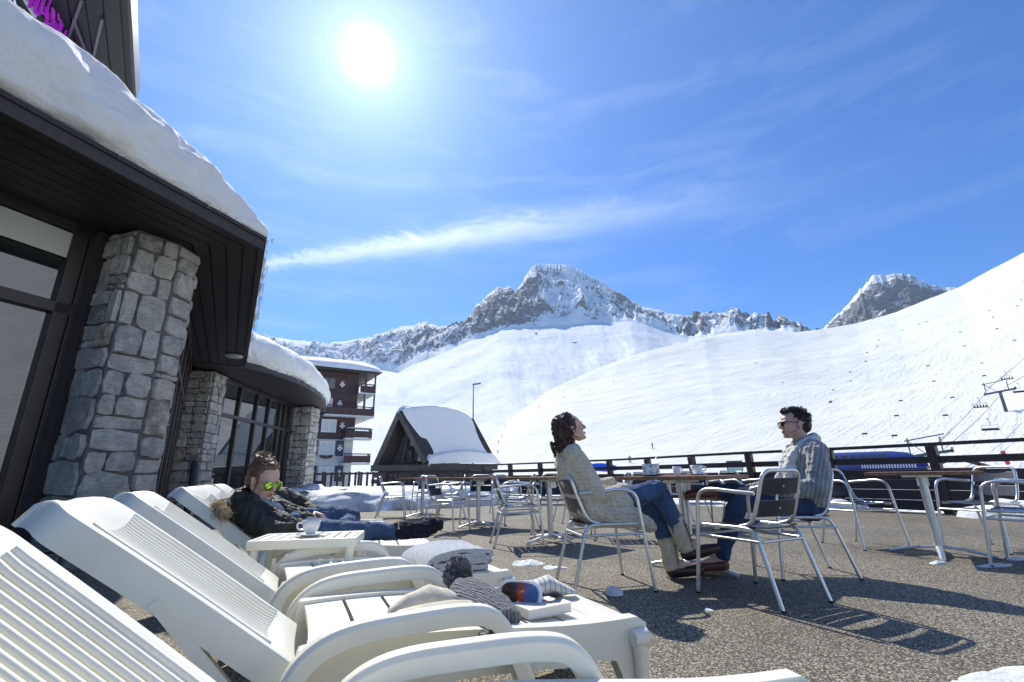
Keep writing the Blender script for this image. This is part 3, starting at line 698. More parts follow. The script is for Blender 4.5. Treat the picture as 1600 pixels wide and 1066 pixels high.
# beige wall and its dark window frame further left
m = MB(); m.prism([(-7.2, 5.2), (-6.9, 5.6), (-9.6, 9.0), (-11, 8)], 3.5, 7.3); tw(m, 'wall', mat('beige_render', (.42, .42, .33), .8, noise=(3, .08)))
# sign: purple tube letters seen almost end on, hung along the slab's left edge
m = MB(); m.bar(B1-bd*.45+Vector((-.05, 0, 6.9)), B1+bd*3+Vector((-.05, 0, 6.9)), .16, .26); tw(m, 'sign_beam', mat('anthracite_trim', (.06, .065, .075), .35, .3))
sg = empty('illuminated_sign', tuple(B1+Vector((0, 0, 6.8))), 0, 'purple tube lettering running along the dark beam above the snow', 'sign')
def f_pur(T, b): b.inputs['Base Color'].default_value = (.20, .015, .28, 1); b.inputs['Roughness'].default_value = .35; b.inputs['Emission Color'].default_value = (.35, .02, .55, 1); b.inputs['Emission Strength'].default_value = .35
M_pur = mat('purple_acrylic', fn=f_pur)
rnd = random.Random(5)
for k in range(12):
    m = MB(); c = bd*(k*.17-.35); h = .19
    if k % 3 == 0: pts = [(0, -h), (0, h), (.05, h*.6), (.1, h)]
    elif k % 3 == 1: pts = [(.1, -h*.9), (0, -h*.5), (0, h*.3), (.06, h*.6), (.1, .1), (0, 0)]
    else: pts = [(0, h), (0, -h*.6), (.07, -h*.9), (.11, -h*.3), (.11, h)]
    P_ = [c + bd*a_ + Vector((.06+.02*math.sin(k), 0, b__-.02)) for a_, b__ in pts]; m.tube(fillet(P_, .05, 4), .018, 8)
    q = [p+Vector((.09, 0, 0)) for p in P_]; m.tube(fillet(q, .05, 4), .012, 6)
    m.build('letter', M_pur, sg)
for k in range(5): m = MB(); m.bar(bd*(k*.42-.3)+Vector((-.0, 0, -.10)), bd*(k*.42-.05)+Vector((-.0, 0, -.10)), .03, .05); m.build('fixing_bracket', mat('white_metal', (.8, .8, .8), .4), sg)
# ================================================================== apartment house
M_wood2 = mat('maroon_stained_timber', (.065, .036, .036), .7, noise=(1.5, .3))
M_render = mat('pale_render', (.56, .58, .56), .85, noise=(.8, .08))
M_shut = mat('navy_shutter', (.035, .04, .075), .6)
M_white = mat('white_paint', (.78, .78, .76), .5)
M_glass2 = mat('far_window_glass', (.05, .06, .07), .06, spec=.8)
M_curt = mat('net_curtain', (.55, .6, .58), .8)
apt = empty('apartment_building', (-17.74, 54.17, 0), math.atan2(.54, .84), 'five storey chalet apartment block with pale lower floors and dark timber balconies above', 'building')
def ap(m, name, mt, par=None, **k): return m.build(name, mt, par or apt, **k)
m = MB(); m.prism([(-16, 0), (-.9, 0), (-.9, 9), (-16, 9)], GZ, 4.95); ap(m, 'rendered_wall', M_render)
m = MB(); m.prism([(-16, -.06), (-.86, -.06), (-.86, 9.06), (-16, 9.06)], 4.95, 12.6); ap(m, 'timber_wall', M_wood2)
m = MB()
for z in (5.0, 7.7, 10.3): m.box((-8.4, -.12, z), (15.2, .1, .16))
ap(m, 'floor_band', M_dark)
m = MB(); m.prism([(-17, -1.3), (1.2, -1.3), (1.2, 10.5), (-17, 10.5)], 12.6, 12.85); ap(m, 'roof', M_dark)
# snow cap
X = np.zeros((90, 50, 3))
for i in range(90):
    for j in range(50):
        u = i/89; v = j/49; x = -17.4+19.0*u; y = -1.55+12.3*v; ex = min((1-u)*19/1.6, 1); ex2 = min(u*19/1.6, 1); ey = min(v*12/1.6, 1); ey2 = min((1-v)*12/1.6, 1)
        e = (ex*ex2*ey*ey2); X[i, j] = (x, y, 12.86+.95*e**.32+1.5*min(1, max(0, v*2 if v < .5 else 2-2*v))*.9)
X[..., 2] += fbm(X*.4, 4, 7)*.10; X[0, :, 2] = X[-1, :, 2] = 12.84; X[:, 0, 2] = X[:, -1, 2] = 12.84
o = grid_mesh('roof_snow', X[::-1], M_snow, kind=None); o.parent = apt
def shutter(x, z, w, h, emblem_only=False):
    m = MB()
    if not emblem_only:
        m.box((x, -.12, z), (w, .07, h)); s = ap(m, 'shutter', M_shut, bevel=.01)
    else:
        m.box((x, -.13, z), (w*.9, .05, h*.55)); s = ap(m, 'shutter', M_wood2)
    e = MB(); c = (x, -.19, z-.02); a = .17
    # white rosette: ring of a cross with a little gable above
    for dx, dz in ((-a, 0), (a, 0), (0, -a), (0, a*.9)): e.box((c[0]+dx, c[1], c[2]+dz), (.2, .04, .2))
    for k in (-1, 1): e.bar((c[0]-k*.02, c[1], c[2]+a+.26), (c[0]+k*.2, c[1], c[2]+a+.08), .05, .06, (0, 1, 0))
    e.build('emblem', M_white, s)
def window(x, z, w, h, curtain=False):
    m = MB(); y = -.14
    for dx in (-w/2, 0, w/2): m.box((x+dx, y, z), (.09, .1, h+.1))
    for dz in (-h/2, h/2): m.box((x, y-.003, z+dz), (w+.1, .106, .09))
    f = ap(m, 'window', M_wood2 if not curtain else M_white)
    g = MB(); g.box((x, -.1, z), (w, .04, h)); g.build('pane', M_curt if curtain else M_glass2, f)
window(-4.2, 11.25, 1.5, 1.3); shutter(-5.7, 11.4, .75, 1.5, True); shutter(-2.7, 11.2, .75, 1.5, True)
window(-4.4, 8.75, 1.5, 1.4, True); shutter(-2.8, 8.95, .75, 1.5, True)
window(-3.75, 6.4, 1.5, 1.35, True); shutter(-5.3, 6.5, .75, 1.5, True); shutter(-2.3, 6.45, .75, 1.5, True)
window(-3.75, 3.95, 1.5, 1.35, True); shutter(-5.15, 3.95, .85, 1.7); shutter(-2.35, 3.95, .85, 1.7)
window(-3.6, 1.2, 1.5, 1.35, True); shutter(-5.0, 1.2, .85, 1.7); shutter(-2.2, 1.2, .85, 1.7)
m = MB()
for k in range(7): m.box((-4.3+.18*k, -.38, 3.05-.12*math.sin(math.pi*k/6)), (.19, .3, .28))
ap(m, 'flower_box', M_wood2)
def balcony(x0, x1, y0, y1, z, rail=1.05, slats=(0, 0)):
    m = MB(); m.prism([(x0, y0), (x1, y0), (x1, y1), (x0, y1)], z-.18, z); b = ap(m, 'balcony', M_render)
    r = MB()
    r.box(((x0+x1)/2, y0+.04, z+rail-.05), (x1-x0, .08, .1)); r.box(((x0+x1)/2, y0+.03, z+.42), (x1-x0-(slats[1]-slats[0])*0, .05, .75))
    r.box((x1-.04, (y0+y1)/2, z+rail-.05), (.08, y1-y0-.1, .1)); r.box((x1-.03, (y0+y1)/2, z+.42), (.05, y1-y0-.1, .75))
    n = int((y1-y0)/.3)
    for k in range(n): r.box((x1-.04, y0+.15+k*.3, z+.9), (.05, .06, .28))
    n = int((x1-x0)/.22)
    for k in range(n): r.box((x0+.1+k*.22, y0+.04, z+.9), (.05, .05, .28))
    r.build('balustrade', M_wood2, b); return b
balcony(-.85, .95, -1.2, 7, 10.3); balcony(-4.5, .95, -1.25, 7, 7.6); balcony(-2.1, .85, -1.3, -.05, 5.05); balcony(-2.1, .85, -1.3, -.05, 2.3)
for x, y in ((.85, -1.1), (.85, 6.8), (.85, 3)): m = MB(); m.box((x, y, 10.0), (.16, .16, 5.2)); ap(m, 'post', M_wood2)
m = MB(); m.box((-.3, -1.1, 10.2), (.14, .14, 4.7)); ap(m, 'post', M_wood2)
X = np.zeros((20, 8, 3))
for i in range(20):
    for j in range(8): X[i, j] = (-2.1+3*i/19, -1.4+.5*j/7, 6.12+.14*math.sin(math.pi*j/7)*math.sin(math.pi*i/19)**.3)
o = grid_mesh('rail_snow', X, M_snow, kind=None); o.parent = apt
# ================================================================== A-frame chalet beyond the fence
hut = empty('alpine_hut', (-6.2, 25.2, 0), 0, 'small steep-gabled timber hut with glazed gable and thick rounded snow on its roof', 'hut')
hut.rotation_euler.z = R(14)
# local: x along gable width (gable at y=0 facing -y), ridge runs +x-ish: gable plane is y-z, ridge runs along +x
hut.rotation_euler.z = R(8)
def hp(m, name, mt, par=None, **k): return m.build(name, mt, par or hut, **k)
M_grey = mat('weathered_grey_timber', (.13, .12, .105), .8, noise=(2, .3))
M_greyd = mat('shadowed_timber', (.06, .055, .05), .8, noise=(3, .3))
gA, gB, gC = (-1.08, -.1), (1.42, -.25), (-.05, .0)     # feet and apex (local x, y)
apex = Vector((-.10, 0, 4.22)); LF = Vector((-1.18, -.0, 1.35)); RF = Vector((1.42, .0, 1.5)); ridge_dir = Vector((.92, .80, 0)).normalized(); RL = 5.6
def sheet(name, pts, th, mt):
    m = MB(); n = (Vector(pts[1])-Vector(pts[0])).cross(Vector(pts[3])-Vector(pts[0])).normalized()*th
    P = [Vector(p) for p in pts]; m.add(P+[p+n for p in P], [(0, 1, 2, 3), (7, 6, 5, 4), (0, 4, 5, 1), (1, 5, 6, 2), (2, 6, 7, 3), (3, 7, 4, 0)]); return hp(m, name, mt)
rdv = ridge_dir*RL
sheet('roof', [RF, RF+rdv, apex+rdv, apex], .12, M_dark); sheet('roof', [apex, apex+rdv, LF+rdv, LF], .12, M_dark)
m = MB()
for a, b in ((apex, LF), (apex, RF)): m.bar(Vector(a)+Vector((0, -.03, -.12)), Vector(b)+Vector((0, -.03, -.05)), .24, .16, (0, 1, 0))
hp(m, 'barge_board', M_grey)
# recessed gable wall, glazing and mullion
ro = ridge_dir*.9
m = MB(); a_, l_, r_ = apex+ro+Vector((0, 0, -.15)), LF+ro+Vector((.1, 0, 0)), RF+ro+Vector((-.1, 0, 0)); m.add([a_, l_, r_, a_+ridge_dir*.1, l_+ridge_dir*.1, r_+ridge_dir*.1], [(0, 1, 2), (5, 4, 3), (0, 3, 4, 1), (1, 4, 5, 2), (2, 5, 3, 0)]); hp(m, 'wall', M_greyd)
m = MB(); p0 = Vector((-.0, 0, 1.55)); m.add([p0+ro*.95+Vector((-.35, 0, 0)), RF+ro*.95+Vector((-.25, 0, .1)), apex+ro*.95+Vector((.25, 0, -.9))], [(0, 1, 2)]); hp(m, 'glazing', M_glass)
m = MB(); m.bar(Vector((.35, 0, 1.4))+ro*.9, Vector((.35, 0, 3.0))+ro*.9, .09, .09, (0, 1, 0)); m.bar(Vector((-.45, 0, 1.45))+ro*.9, apex+ro*.9+Vector((0, 0, -.4)), .09, .09, (0, 1, 0)); hp(m, 'mullion', M_grey)
m = MB(); m.box((.1, -.1, 1.22), (2.9, .3, .3)); m.box((.1, -.05, .55), (2.8, .2, .22)); m.box((.1, -.08, .85), (2.7, .16, .24)); hp(m, 'front_board', M_grey)
m = MB(); b0 = Vector((-1.0, .15, 0)); b1 = Vector((1.35, .15, 0)); q = [b0, b1, b1+rdv*.96, b0+rdv*.96]; m.prism([tuple(p[:2]) for p in q], GZ, 1.4); hp(m, 'base', M_greyd)
m = MB(); e0 = RF+Vector((.05, 0, -.22)); m.bar(e0, e0+rdv, .16, .34); m.bar(e0+Vector((-.2, 0, -.35)), e0+rdv+Vector((-.2, 0, -.35)), .05, .2); hp(m, 'eave_beam', M_greyd)
# roof snow: rounded blanket over both slopes
nu, nv = 54, 60; X = np.zeros((nu, nv, 3)); prof = [LF+Vector((-.12, 0, -.05)), LF+Vector((-.05, 0, .12)), apex+Vector((-.12, 0, .16)), apex+Vector((0, 0, .2)), apex+Vector((.25, 0, .1)), RF+Vector((-.2, 0, .62)), RF+Vector((.18, 0, .42)), RF+Vector((.28, 0, .16)), RF+Vector((.2, 0, -.04))]
pr = smooth_path(prof, 9); pl = [0]
for i in range(1, len(pr)): pl.append(pl[-1]+(pr[i]-pr[i-1]).length)
for j in range(nv):
    s = pl[-1]*j/(nv-1); b = [np.interp(s, pl, [p[k] for p in pr]) for k in range(3)]
    for i in range(nu):
        u = i/(nu-1); e = max(0, min(1, u/.06))**.5*max(0, min(1, (1-u)/.10))**.5
        core = Vector((b[0], b[1], b[2])); base_ = Vector((b[0], b[1], b[2]-.3*(1 if 0 < j < nv-1 else 0)))
        fat = math.sin(math.pi*min(1, max(0, (u-.12)/.8)))**.7*.40 if b[0] > -.05 else 0
        q = base_.lerp(core, e) + ridge_dir*(RL+.3)*u*.98 - ridge_dir*.02 + Vector((fat*.55, 0, fat*.65*(1 if 0 < j < nv-2 else .1)))
        # the far end slumps down
        q.z -= max(0, u-.72)**2*7*(1 if b[2] > 2.6 else (b[2]-1.4)/1.2 if b[2] > 1.4 else 0)
        X[i, j] = q
X += fbm(X*.9, 4, 17)[..., None]*.05*np.array([1, 1, 1]); o = grid_mesh('roof_snow', X[::-1], M_snow, kind=None); o.parent = hut
# ================================================================== fences
M_rail = mat('brown_stained_rail', (.035, .025, .028), .55, noise=(4, .3))
def railing():
    t = empty('terrace_railing', (RAIL[0][0], RAIL[0][1], 0), 0, 'dark brown timber railing with plank base running round the right edge of the terrace', 'railing')
    inv = Matrix.Translation((-RAIL[0][0], -RAIL[0][1], 0))
    P = [Vector((*p, 0)) for p in RAIL]; H = 1.2
    m = MB(); c = MB(); b = MB()
    for i in range(len(P)-1):
        a, q = P[i], P[i+1]; d = (q-a).normalized(); n = Vector((d.y, -d.x, 0))
        m.bar(a+Vector((0, 0, H)), q+d*.02+Vector((0, 0, H)), .12, .06); c.bar(a+n*.02+Vector((0, 0, H-.27)), q+d*.02+n*.02+Vector((0, 0, H-.27)), .045, .12)
        for k in range(4): b.bar(a+n*.06+Vector((0, 0, .13+k*.18)), q+d*.02+n*.06+Vector((0, 0, .13+k*.18)), .04, .176)
    for mm, nm in ((m, 'top_rail'), (c, 'middle_rail'), (b, 'base_boards')):
        o = mm.build(nm, M_rail, t, .006); o.matrix_parent_inverse = inv
    pl = 0; L = [0]
    for i in range(1, len(P)): L.append(L[-1]+(P[i]-P[i-1]).length)
    s = .55
    while s < L[-1]:
        i = max(j for j in range(len(L)-1) if L[j] <= s); d = (P[i+1]-P[i]).normalized(); p = P[i]+d*(s-L[i]); n = Vector((d.y, -d.x, 0))
        m = MB(); m.bar(p+n*.11+Vector((0, 0, -.15)), p+n*-.0+Vector((0, 0, H-.028)), .16, .14, d); o = m.build('post', M_rail, t, .008); o.matrix_parent_inverse = inv
        s += 1.68
railing()
def picket():
    t = empty('picket_fence', (-9.5, 22.6, 0), 0, 'dark timber picket fence behind the ploughed snow bank below the apartment block', 'fence'); inv = Matrix.Translation((9.5, -22.6, 0))
    P = [Vector((-12.5, 21.6, 0)), Vector((-9.0, 22.4, 0)), Vector((-6.2, 23.3, 0)), Vector((-3.5, 22.2, 0)), Vector((-2.0, 21.2, 0))]
    r = MB(); pk = MB()
    for i in range(len(P)-1):
        a, b = P[i], P[i+1]; d = (b-a).normalized(); n = Vector((d.y, -d.x, 0))
        for z in ((.95, .32)): r.bar(a+Vector((0, 0, z)), b+Vector((0, 0, z)), .06, .09)
        if i == 0: r.bar(a+Vector((0, 0, .5)), b+Vector((0, 0, .5)), .05, .3)
        L = (b-a).length; k = .1
        while k < L:
            if i >= 1: pk.bar(a+d*k+n*.05+Vector((0, 0, .1)), a+d*k+n*.05+Vector((0, 0, 1.02)), .11, .03, n)
            k += .27 if i >= 1 else 9
        for k in np.arange(0, L, 1.6): r.bar(a+d*k+Vector((0, 0, -.1)), a+d*k+Vector((0, 0, 1.05)), .12, .12, n)
    for mm, nm in ((r, 'rails_and_posts'), (pk, 'pickets')):
        o = mm.build(nm, M_rail, t); o.matrix_parent_inverse = inv
picket()
# ================================================================== street lamp
lp = empty('street_lamp', (-5.1, 58.5, GZ), 0, 'tall single grey lamp post standing on the snow behind the hut', 'lamp')
m = MB(); m.tube([(0, 0, 0), (0, 0, 13.6)], [.13, .07], 10); m.build('pole', mat('galvanised', (.25, .27, .28), .5, .6), lp)
m = MB(); m.bar((-.1, 0, 13.7), (.95, -.1, 13.85), .34, .2); m.build('lamp_head', mat('lamp_grey', (.2, .22, .23), .5), lp, .04)
m = MB(); m.box((.08, 0, 9.0), (.14, .14, .4)); m.build('control_box', MATS['lamp_grey'], lp)
# ================================================================== signs and vehicles between the houses
sgn = empty('street_sign', (-13.2, 60, GZ), 0, 'blue direction sign above red lettering beside the apartment block', 'sign')
m = MB(); m.tube([(-.6, 0, 0), (-.6, 0, 8.4)], .07, 8); m.box((-.3, 0, 8.5), (.9, .1, .16)); m.build('pole', MATS['galvanised'], sgn)
m = MB(); m.box((0, -.05, 5.1), (2.0, .08, .7)); m.build('blue_panel', mat('sign_blue', (.05, .22, .42), .5), sgn)
def text(name, s, size, mt, par, loc, rot, ext=.01):
    cu = bpy.data.curves.new(name, 'FONT'); cu.body = s; cu.size = size; cu.extrude = ext; cu.align_x = 'CENTER'
    t_ = bpy.data.objects.new('tmp', cu); C.objects.link(t_); bpy.context.view_layer.update()
    me = bpy.data.meshes.new_from_object(t_.evaluated_get(bpy.context.evaluated_depsgraph_get())); bpy.data.objects.remove(t_)
    me.materials.clear(); me.materials.append(mt); o = bpy.data.objects.new(name, me); C.objects.link(o); o.parent = par; o.location = loc; o.rotation_euler = rot; return o
text('lettering', 'ES', 1.1, mat('sign_red', (.5, .03, .05), .5), sgn, (.15, -.05, 3.3), (R(90), 0, R(5)))
hutb = empty('blue_kiosk', (-15.2, 64, GZ), R(10), 'low blue kiosk with snowy roof standing beyond the apartment block', 'kiosk')
m = MB(); m.box((0, 0, 1.5), (6, 3, 3)); m.build('wall', mat('kiosk_blue', (.04, .07, .25), .6), hutb)
m = MB(); m.prism([(-3.3, 2.9), (0, 4.0), (3.3, 2.9), (3.3, 3.2), (0, 4.4), (-3.3, 3.2)], -1.7, 1.7, M=Matrix.Rotation(R(90), 4, 'X')); m.build('roof_snow', M_snow, hutb)
for s in (-1.4, 1.4): m = MB(); m.box((s, -1.52, 1.6), (1.2, .06, 1.2)); m.build('window', M_white, hutb)
# parked cars seen through the pickets
def car(x, y, rz, col, label):
    t = empty('parked_car', (x, y, GZ), rz, label, 'car', 'cars parked beyond the fence'); k = mat('car_paint_'+label.split()[0], col, .25, spec=.7)
    m = MB(); m.prism([(-2.1, .35), (2.1, .35), (2.15, .7), (2.0, .85), (1.1, .95), (.5, 1.42), (-1.1, 1.45), (-1.8, .98), (-2.12, .9)], -.85, .85, M=Matrix.Rotation(R(90), 4, 'X')); m.build('body', k, t, .06)
    for s in (-1, 1): m = MB(); m.prism([(.95, .97), (.45, 1.36), (-1.0, 1.38), (-1.55, 1.0)], s*.86-.005, s*.86+.005, M=Matrix.Rotation(R(90), 4, 'X')); m.build('side_glass', M_glass2, t)
    for sx in (-1.3, 1.3):
        for sy in (-.8, .8): m = MB(); m.lathe([(.05, -.1), (.32, -.1), (.34, 0), (.32, .1), (.05, .1)], 16, M=Matrix.Translation((sx, sy, .34)) @ Matrix.Rotation(R(90), 4, 'X')); m.build('wheel', mat('tyre', (.02, .02, .02), .8), t)
car(-8.5, 33, R(8), (.35, .03, .04), 'red parked car half hidden behind the pickets')
car(-13.5, 35, R(8), (.45, .47, .5), 'silver parked car behind the left end of the pickets')
# ================================================================== chairlift on the right
M_steel = mat('lift_steel', (.10, .115, .14), .5, .3); M_blue = mat('station_blue', (.012, .028, .17), .45); M_dk = mat('dark_metal', (.03, .035, .045), .5, .3)
def P3(px, py, d):
    q = pray(px, py); h = math.hypot(q.x, q.y); return Vector((q.x/h*d, q.y/h*d, EYE+q.z/h*d))
st = P3(1285, 742, 92); st.z = GZ; en = P3(1452, 742, 92); en.z = GZ; sdr = (en-st); SL = sdr.length; ang = math.atan2(sdr.y, sdr.x)
stn = empty('chairlift_station', tuple(st), ang, 'long low chairlift station with rounded blue roof and glazed sides', 'station')
m = MB(); 
zb, zt = 2.3, 5.0; rs = []
def arc(w, z0, z1): return [(w*math.cos(math.pi*k/12), z0+(z1-z0)*math.sin(math.pi*k/12)**.8) for k in range(13)]
for u, sc_ in ((0, .80), (.04, .93), (.12, 1), (.7, 1), (.86, .9), (.96, .62), (1, .35)):
    rs.append([Vector((u*SL, -a, z if z <= zb else zb+(z-zb)*sc_)) for a, z in arc(3.4, zb, zt)])
m.rings(rs, True, True); m.build('roof', M_blue, stn)
m = MB(); m.add([(-.05, -2.6, 2.4), (-.05, 2.6, 2.4), (-.05, 1.8, 4.6), (-.05, 0, 5.1), (-.05, -1.8, 4.6)], [(0, 1, 2, 3, 4)]); m.build('end_glazing', mat('station_glass', (.35, .38, .42), .3), stn)
m = MB()
for k in range(7): m.box((1.2+k*1.15, -3.2, 3.6), (.85, .12, 1.7))
m.build('side_glazing', mat('tinted_glazing', (.02, .03, .08), .1), stn)
m = MB()
for k in range(max(3, int((SL*.93-SL*.42)/.32))): m.box((SL*.42+k*.32, -3.46, 2.75), (.18, .06, .5))
m.build('white_fringe', mat('station_white', (.55, .58, .62), .6), stn)
m = MB(); m.box((SL*.55, 0, 2.2), (SL*.86, 6.0, .3)); m.box((SL*.35, 0, 1.1), (1.6, 1.6, 2.2)); m.box((SL*.75, 0, 1.1), (1.6, 1.6, 2.2)); m.build('base', M_dk, stn)
m = MB(); m.box((SL*.18, -2, 1.0), (4, .2, .9)); bp_ = m.build('blue_banner', mat('banner_blue', (.05, .2, .5), .5), stn)
# towers
def pylon(name, base, top, label, yaw, arm=5.6):
    t = empty(name, tuple(base), 0, label, 'pylon'); h = top.z-base.z
    off = top-base
    m = MB(); m.tube([(0, 0, -2), (off.x, off.y, h)], [.42, .30], 12); m.build('mast', M_steel, t)
    m = MB(); m.tube([(0, 0, -2), (off.x*.17, off.y*.17, h*.17)], [.62, .6], 12); m.build('footing', M_dk, t)
    d = Vector((math.cos(yaw), math.sin(yaw), 0)); c = Vector((off.x, off.y, h)); w = Vector((-d.y, d.x, 0))
    m = MB(); m.bar(c-d*arm/2+Vector((0, 0, -.5)), c+d*arm/2+Vector((0, 0, .3)), .4, .45); m.build('cross_arm', M_steel, t)
    m = MB(); m.bar(c-d*arm*.52+Vector((0, 0, 2.0)), c+d*arm*.42+Vector((0, 0, 2.9)), .16, .18)
    for k in (-.44, .3): m.bar(c+d*arm*k+Vector((0, 0, 0)), c+d*arm*k+Vector((0, 0, 2.5)), .14, .14, (0, 1, 0))
    m.bar(c-d*arm*.44+Vector((0, 0, 2.0)), c-d*arm*.1+Vector((0, 0, 0)), .12, .12); m.build('gantry', M_steel, t)
    for k in (-1, 1):
        m = MB(); q = c+d*arm*.5*k+Vector((0, 0, -.1+.4*k)); 
        for j in range(-4, 5): m.lathe([(.05, -.08), (.24, -.08), (.24, .08), (.05, .08)], 10, M=Matrix.Translation(q+Vector((j*.1*0, 0, 0))+w*j*.42+Vector((0, 0, .28-.02*j*j))) @ Matrix.Rotation(yaw, 4, 'Z') @ Matrix.Rotation(R(90), 4, 'Y'))
        m.bar(q-w*1.9, q+w*1.9, .12, .3); m.build('sheave_train', M_dk, t)
    return t
f1 = P3(1576, 655, 170); t1 = P3(1556, 612, 170); t1.x = f1.x; t1.y = f1.y
pylon('lift_pylon', f1, t1, 'leaning grey chairlift tower with crossarm on the lower ski slope', R(-42))
# lattice head of the drive tower behind the railing
f2 = P3(1462, 742, 100); f2.z = GZ; t2 = Vector((f2.x, f2.y, P3(1462, 708, 100).z))
pylon('lift_pylon', f2, t2, 'dark latticed drive tower of the chairlift right beside the blue station', R(-40), 5.4)
def cable(name, a, b, sag, r, label):
    pts = [a.lerp(b, k/16)-Vector((0, 0, sag*4*(k/16)*(1-k/16))) for k in range(17)]; m = MB(); m.tube(pts, r, 5); o = m.build(name, M_steel)
    tag(o, label, 'cable', 'cables of the chairlift'); return pts
ca = cable('lift_cable', P3(1456, 700, 100), P3(1545, 606, 168), .6, .05, 'lift cable rising from the latticed tower to the left side of the leaning pylon')
cb = cable('lift_cable', P3(1476, 701, 100), P3(1575, 602, 172), .6, .05, 'lift cable rising from the latticed tower to the right side of the leaning pylon')
cable('lift_cable', P3(1545, 606, 168), P3(1650, 500, 420), 2, .08, 'lift cable continuing up the hill from the left side of the leaning pylon')
cable('lift_cable', P3(1575, 602, 172), P3(1680, 520, 420), 2, .08, 'lift cable continuing up the hill from the right side of the leaning pylon')
def lift_chair(px, py, d, label, riders):
    p = P3(px, py, d); t = empty('chairlift_chair', tuple(p), R(-35), label, 'lift chair', 'chairs hanging on the lift'); t.scale = (.58, .58, .58)
    m = MB(); m.tube(fillet([(0, 0, 0), (.25, 0, -1.0), (.25, 0, -2.0)], .5), .06, 6); m.box((0, 0, .05), (.5, .2, .3)); m.build('hanger', M_dk, t)
    m = MB(); m.bar((-1.9, 0, -2.0), (1.9, 0, -2.0), .1, .1); m.tube(fillet([(-1.9, 0, -2.0), (-2.2, -.3, -2.9), (-2.2, -.5, -3.6)], .4), .05, 6); m.tube(fillet([(1.9, 0, -2.0), (2.2, -.3, -2.9), (2.2, -.5, -3.6)], .4), .05, 6); m.build('frame', M_dk, t)
    m = MB(); m.box((0, 0, -3.65), (4.3, .6, .28)); m.box((0, .3, -3.25), (4.2, .1, .5)) if not riders else None; m.build('seat', M_dk, t, .04)
    if riders:
        rnd = random.Random(int(px))
        for k in range(5):
            x = -1.7+k*.85; m = MB(); s = rnd.uniform(.9, 1.05)
            m.tube([(x, 0, -3.5), (x, -.02, -3.15), (x, 0, -2.85*1), (x, 0, -2.75)], [.2, .25, .2, .09], 8); m.lathe([(.02, -.14), (.13, -.06), (.14, .05), (.02, .15)], 8, (x, 0, -2.58))
            m.tube([(x-.1, -.1, -3.5), (x-.1, -.55, -3.55), (x-.12, -.6, -4.0)], [.12, .1, .08], 6); m.tube([(x+.1, -.1, -3.5), (x+.1, -.55, -3.55), (x+.12, -.6, -4.0)], [.12, .1, .08], 6)
            o = m.build('person', mat('ski_suit_dark_%d' % (k % 3), [(.03, .04, .06), (.08, .03, .03), (.05, .05, .06)][k % 3], .8))
            o.matrix_world = Matrix.Translation(p) @ Matrix.Rotation(R(-35), 4, 'Z') @ Matrix.Scale(.58, 4); tag(o, 'skier in dark clothing sitting on one of the occupied lift chairs', 'person', 'skiers riding the chairlift')
lift_chair(1570, 581, 185, 'occupied lift chair high above the leaning pylon', True)
lift_chair(1528, 622, 150, 'occupied lift chair left of and below the leaning pylon', True)
lift_chair(1543, 655, 130, 'empty lift chair nearest the railing, below the leaning pylon', False)
lift_chair(1590, 599, 160, 'empty lift chair at the right beside the leaning pylon head', False)
# small red hut, red post and info board
rh = empty('red_cabin', tuple(P3(1500, 742, 80)[:2])+(GZ,), R(-30), 'small red wooden cabin roof showing above the railing by the station', 'cabin')
m = MB(); m.box((0, 0, 1.2), (4.4, 2.4, 2.4)); m.build('wall', mat('red_brown', (.16, .04, .035), .7), rh)
m = MB(); m.prism([(-2.7, 2.4), (0, 3.5), (2.7, 2.4), (2.7, 2.55), (0, 3.7), (-2.7, 2.55)], -1.5, 1.5, M=Matrix.Rotation(R(90), 4, 'X')); m.build('roof', mat('red_roof', (.10, .03, .03), .7), rh)
rp = P3(1572, 715, 60); m = MB(); m.tube([(rp.x, rp.y, rp.z-.6), (rp.x-.15, rp.y, rp.z+.55)], .16, 10); o = m.build('padded_post', mat('red_pad', (.55, .04, .05), .6)); tag(o, 'short red padded post on the snow at the far right', 'post')
ib = empty('info_board', tuple(P3(1150, 742, 60)[:2])+(GZ,), R(-15), 'small dark framed board with pale lower half on legs beyond the railing', 'board')
m = MB(); m.box((0, 0, 3.0), (1.7, .12, 1.1)); m.build('panel', mat('board_dark', (.05, .06, .055), .5), ib)
m = MB(); m.box((0, -.08, 2.72), (1.5, .03, .45)); m.build('sheet', mat('board_pale', (.3, .5, .48), .5), ib)
for s in (-.7, .7): m = MB(); m.box((s, 0, 1.2), (.1, .1, 2.5)); m.build('leg', M_steel, ib)
# blue inflatable on the snow
bi = P3(944, 728, 85); t = empty('inflatable_arch', (bi.x, bi.y, bi.z-.75), R(8), 'flat blue inflatable lying on the snow behind the woman in the cardigan', 'inflatable')
m = MB(); rs = []
for k in range(17):
    u = k/16; w = max(.05, math.sin(math.pi*u)**.5); rs.append([Vector((-3.3+6.0*u, .8*w*math.cos(a), .65+.75*w*math.sin(a)-.35*u)) for a in np.linspace(0, 2*math.pi, 16, endpoint=False)])
m.rings(rs); m.build('body', mat('inflatable_blue', (.02, .10, .75), .35), t)
m = MB()
for k in range(9): m.box((-2.0+k*.42, -.79, .42), (.26, .05, .2))
m.build('white_marking', M_white, t)
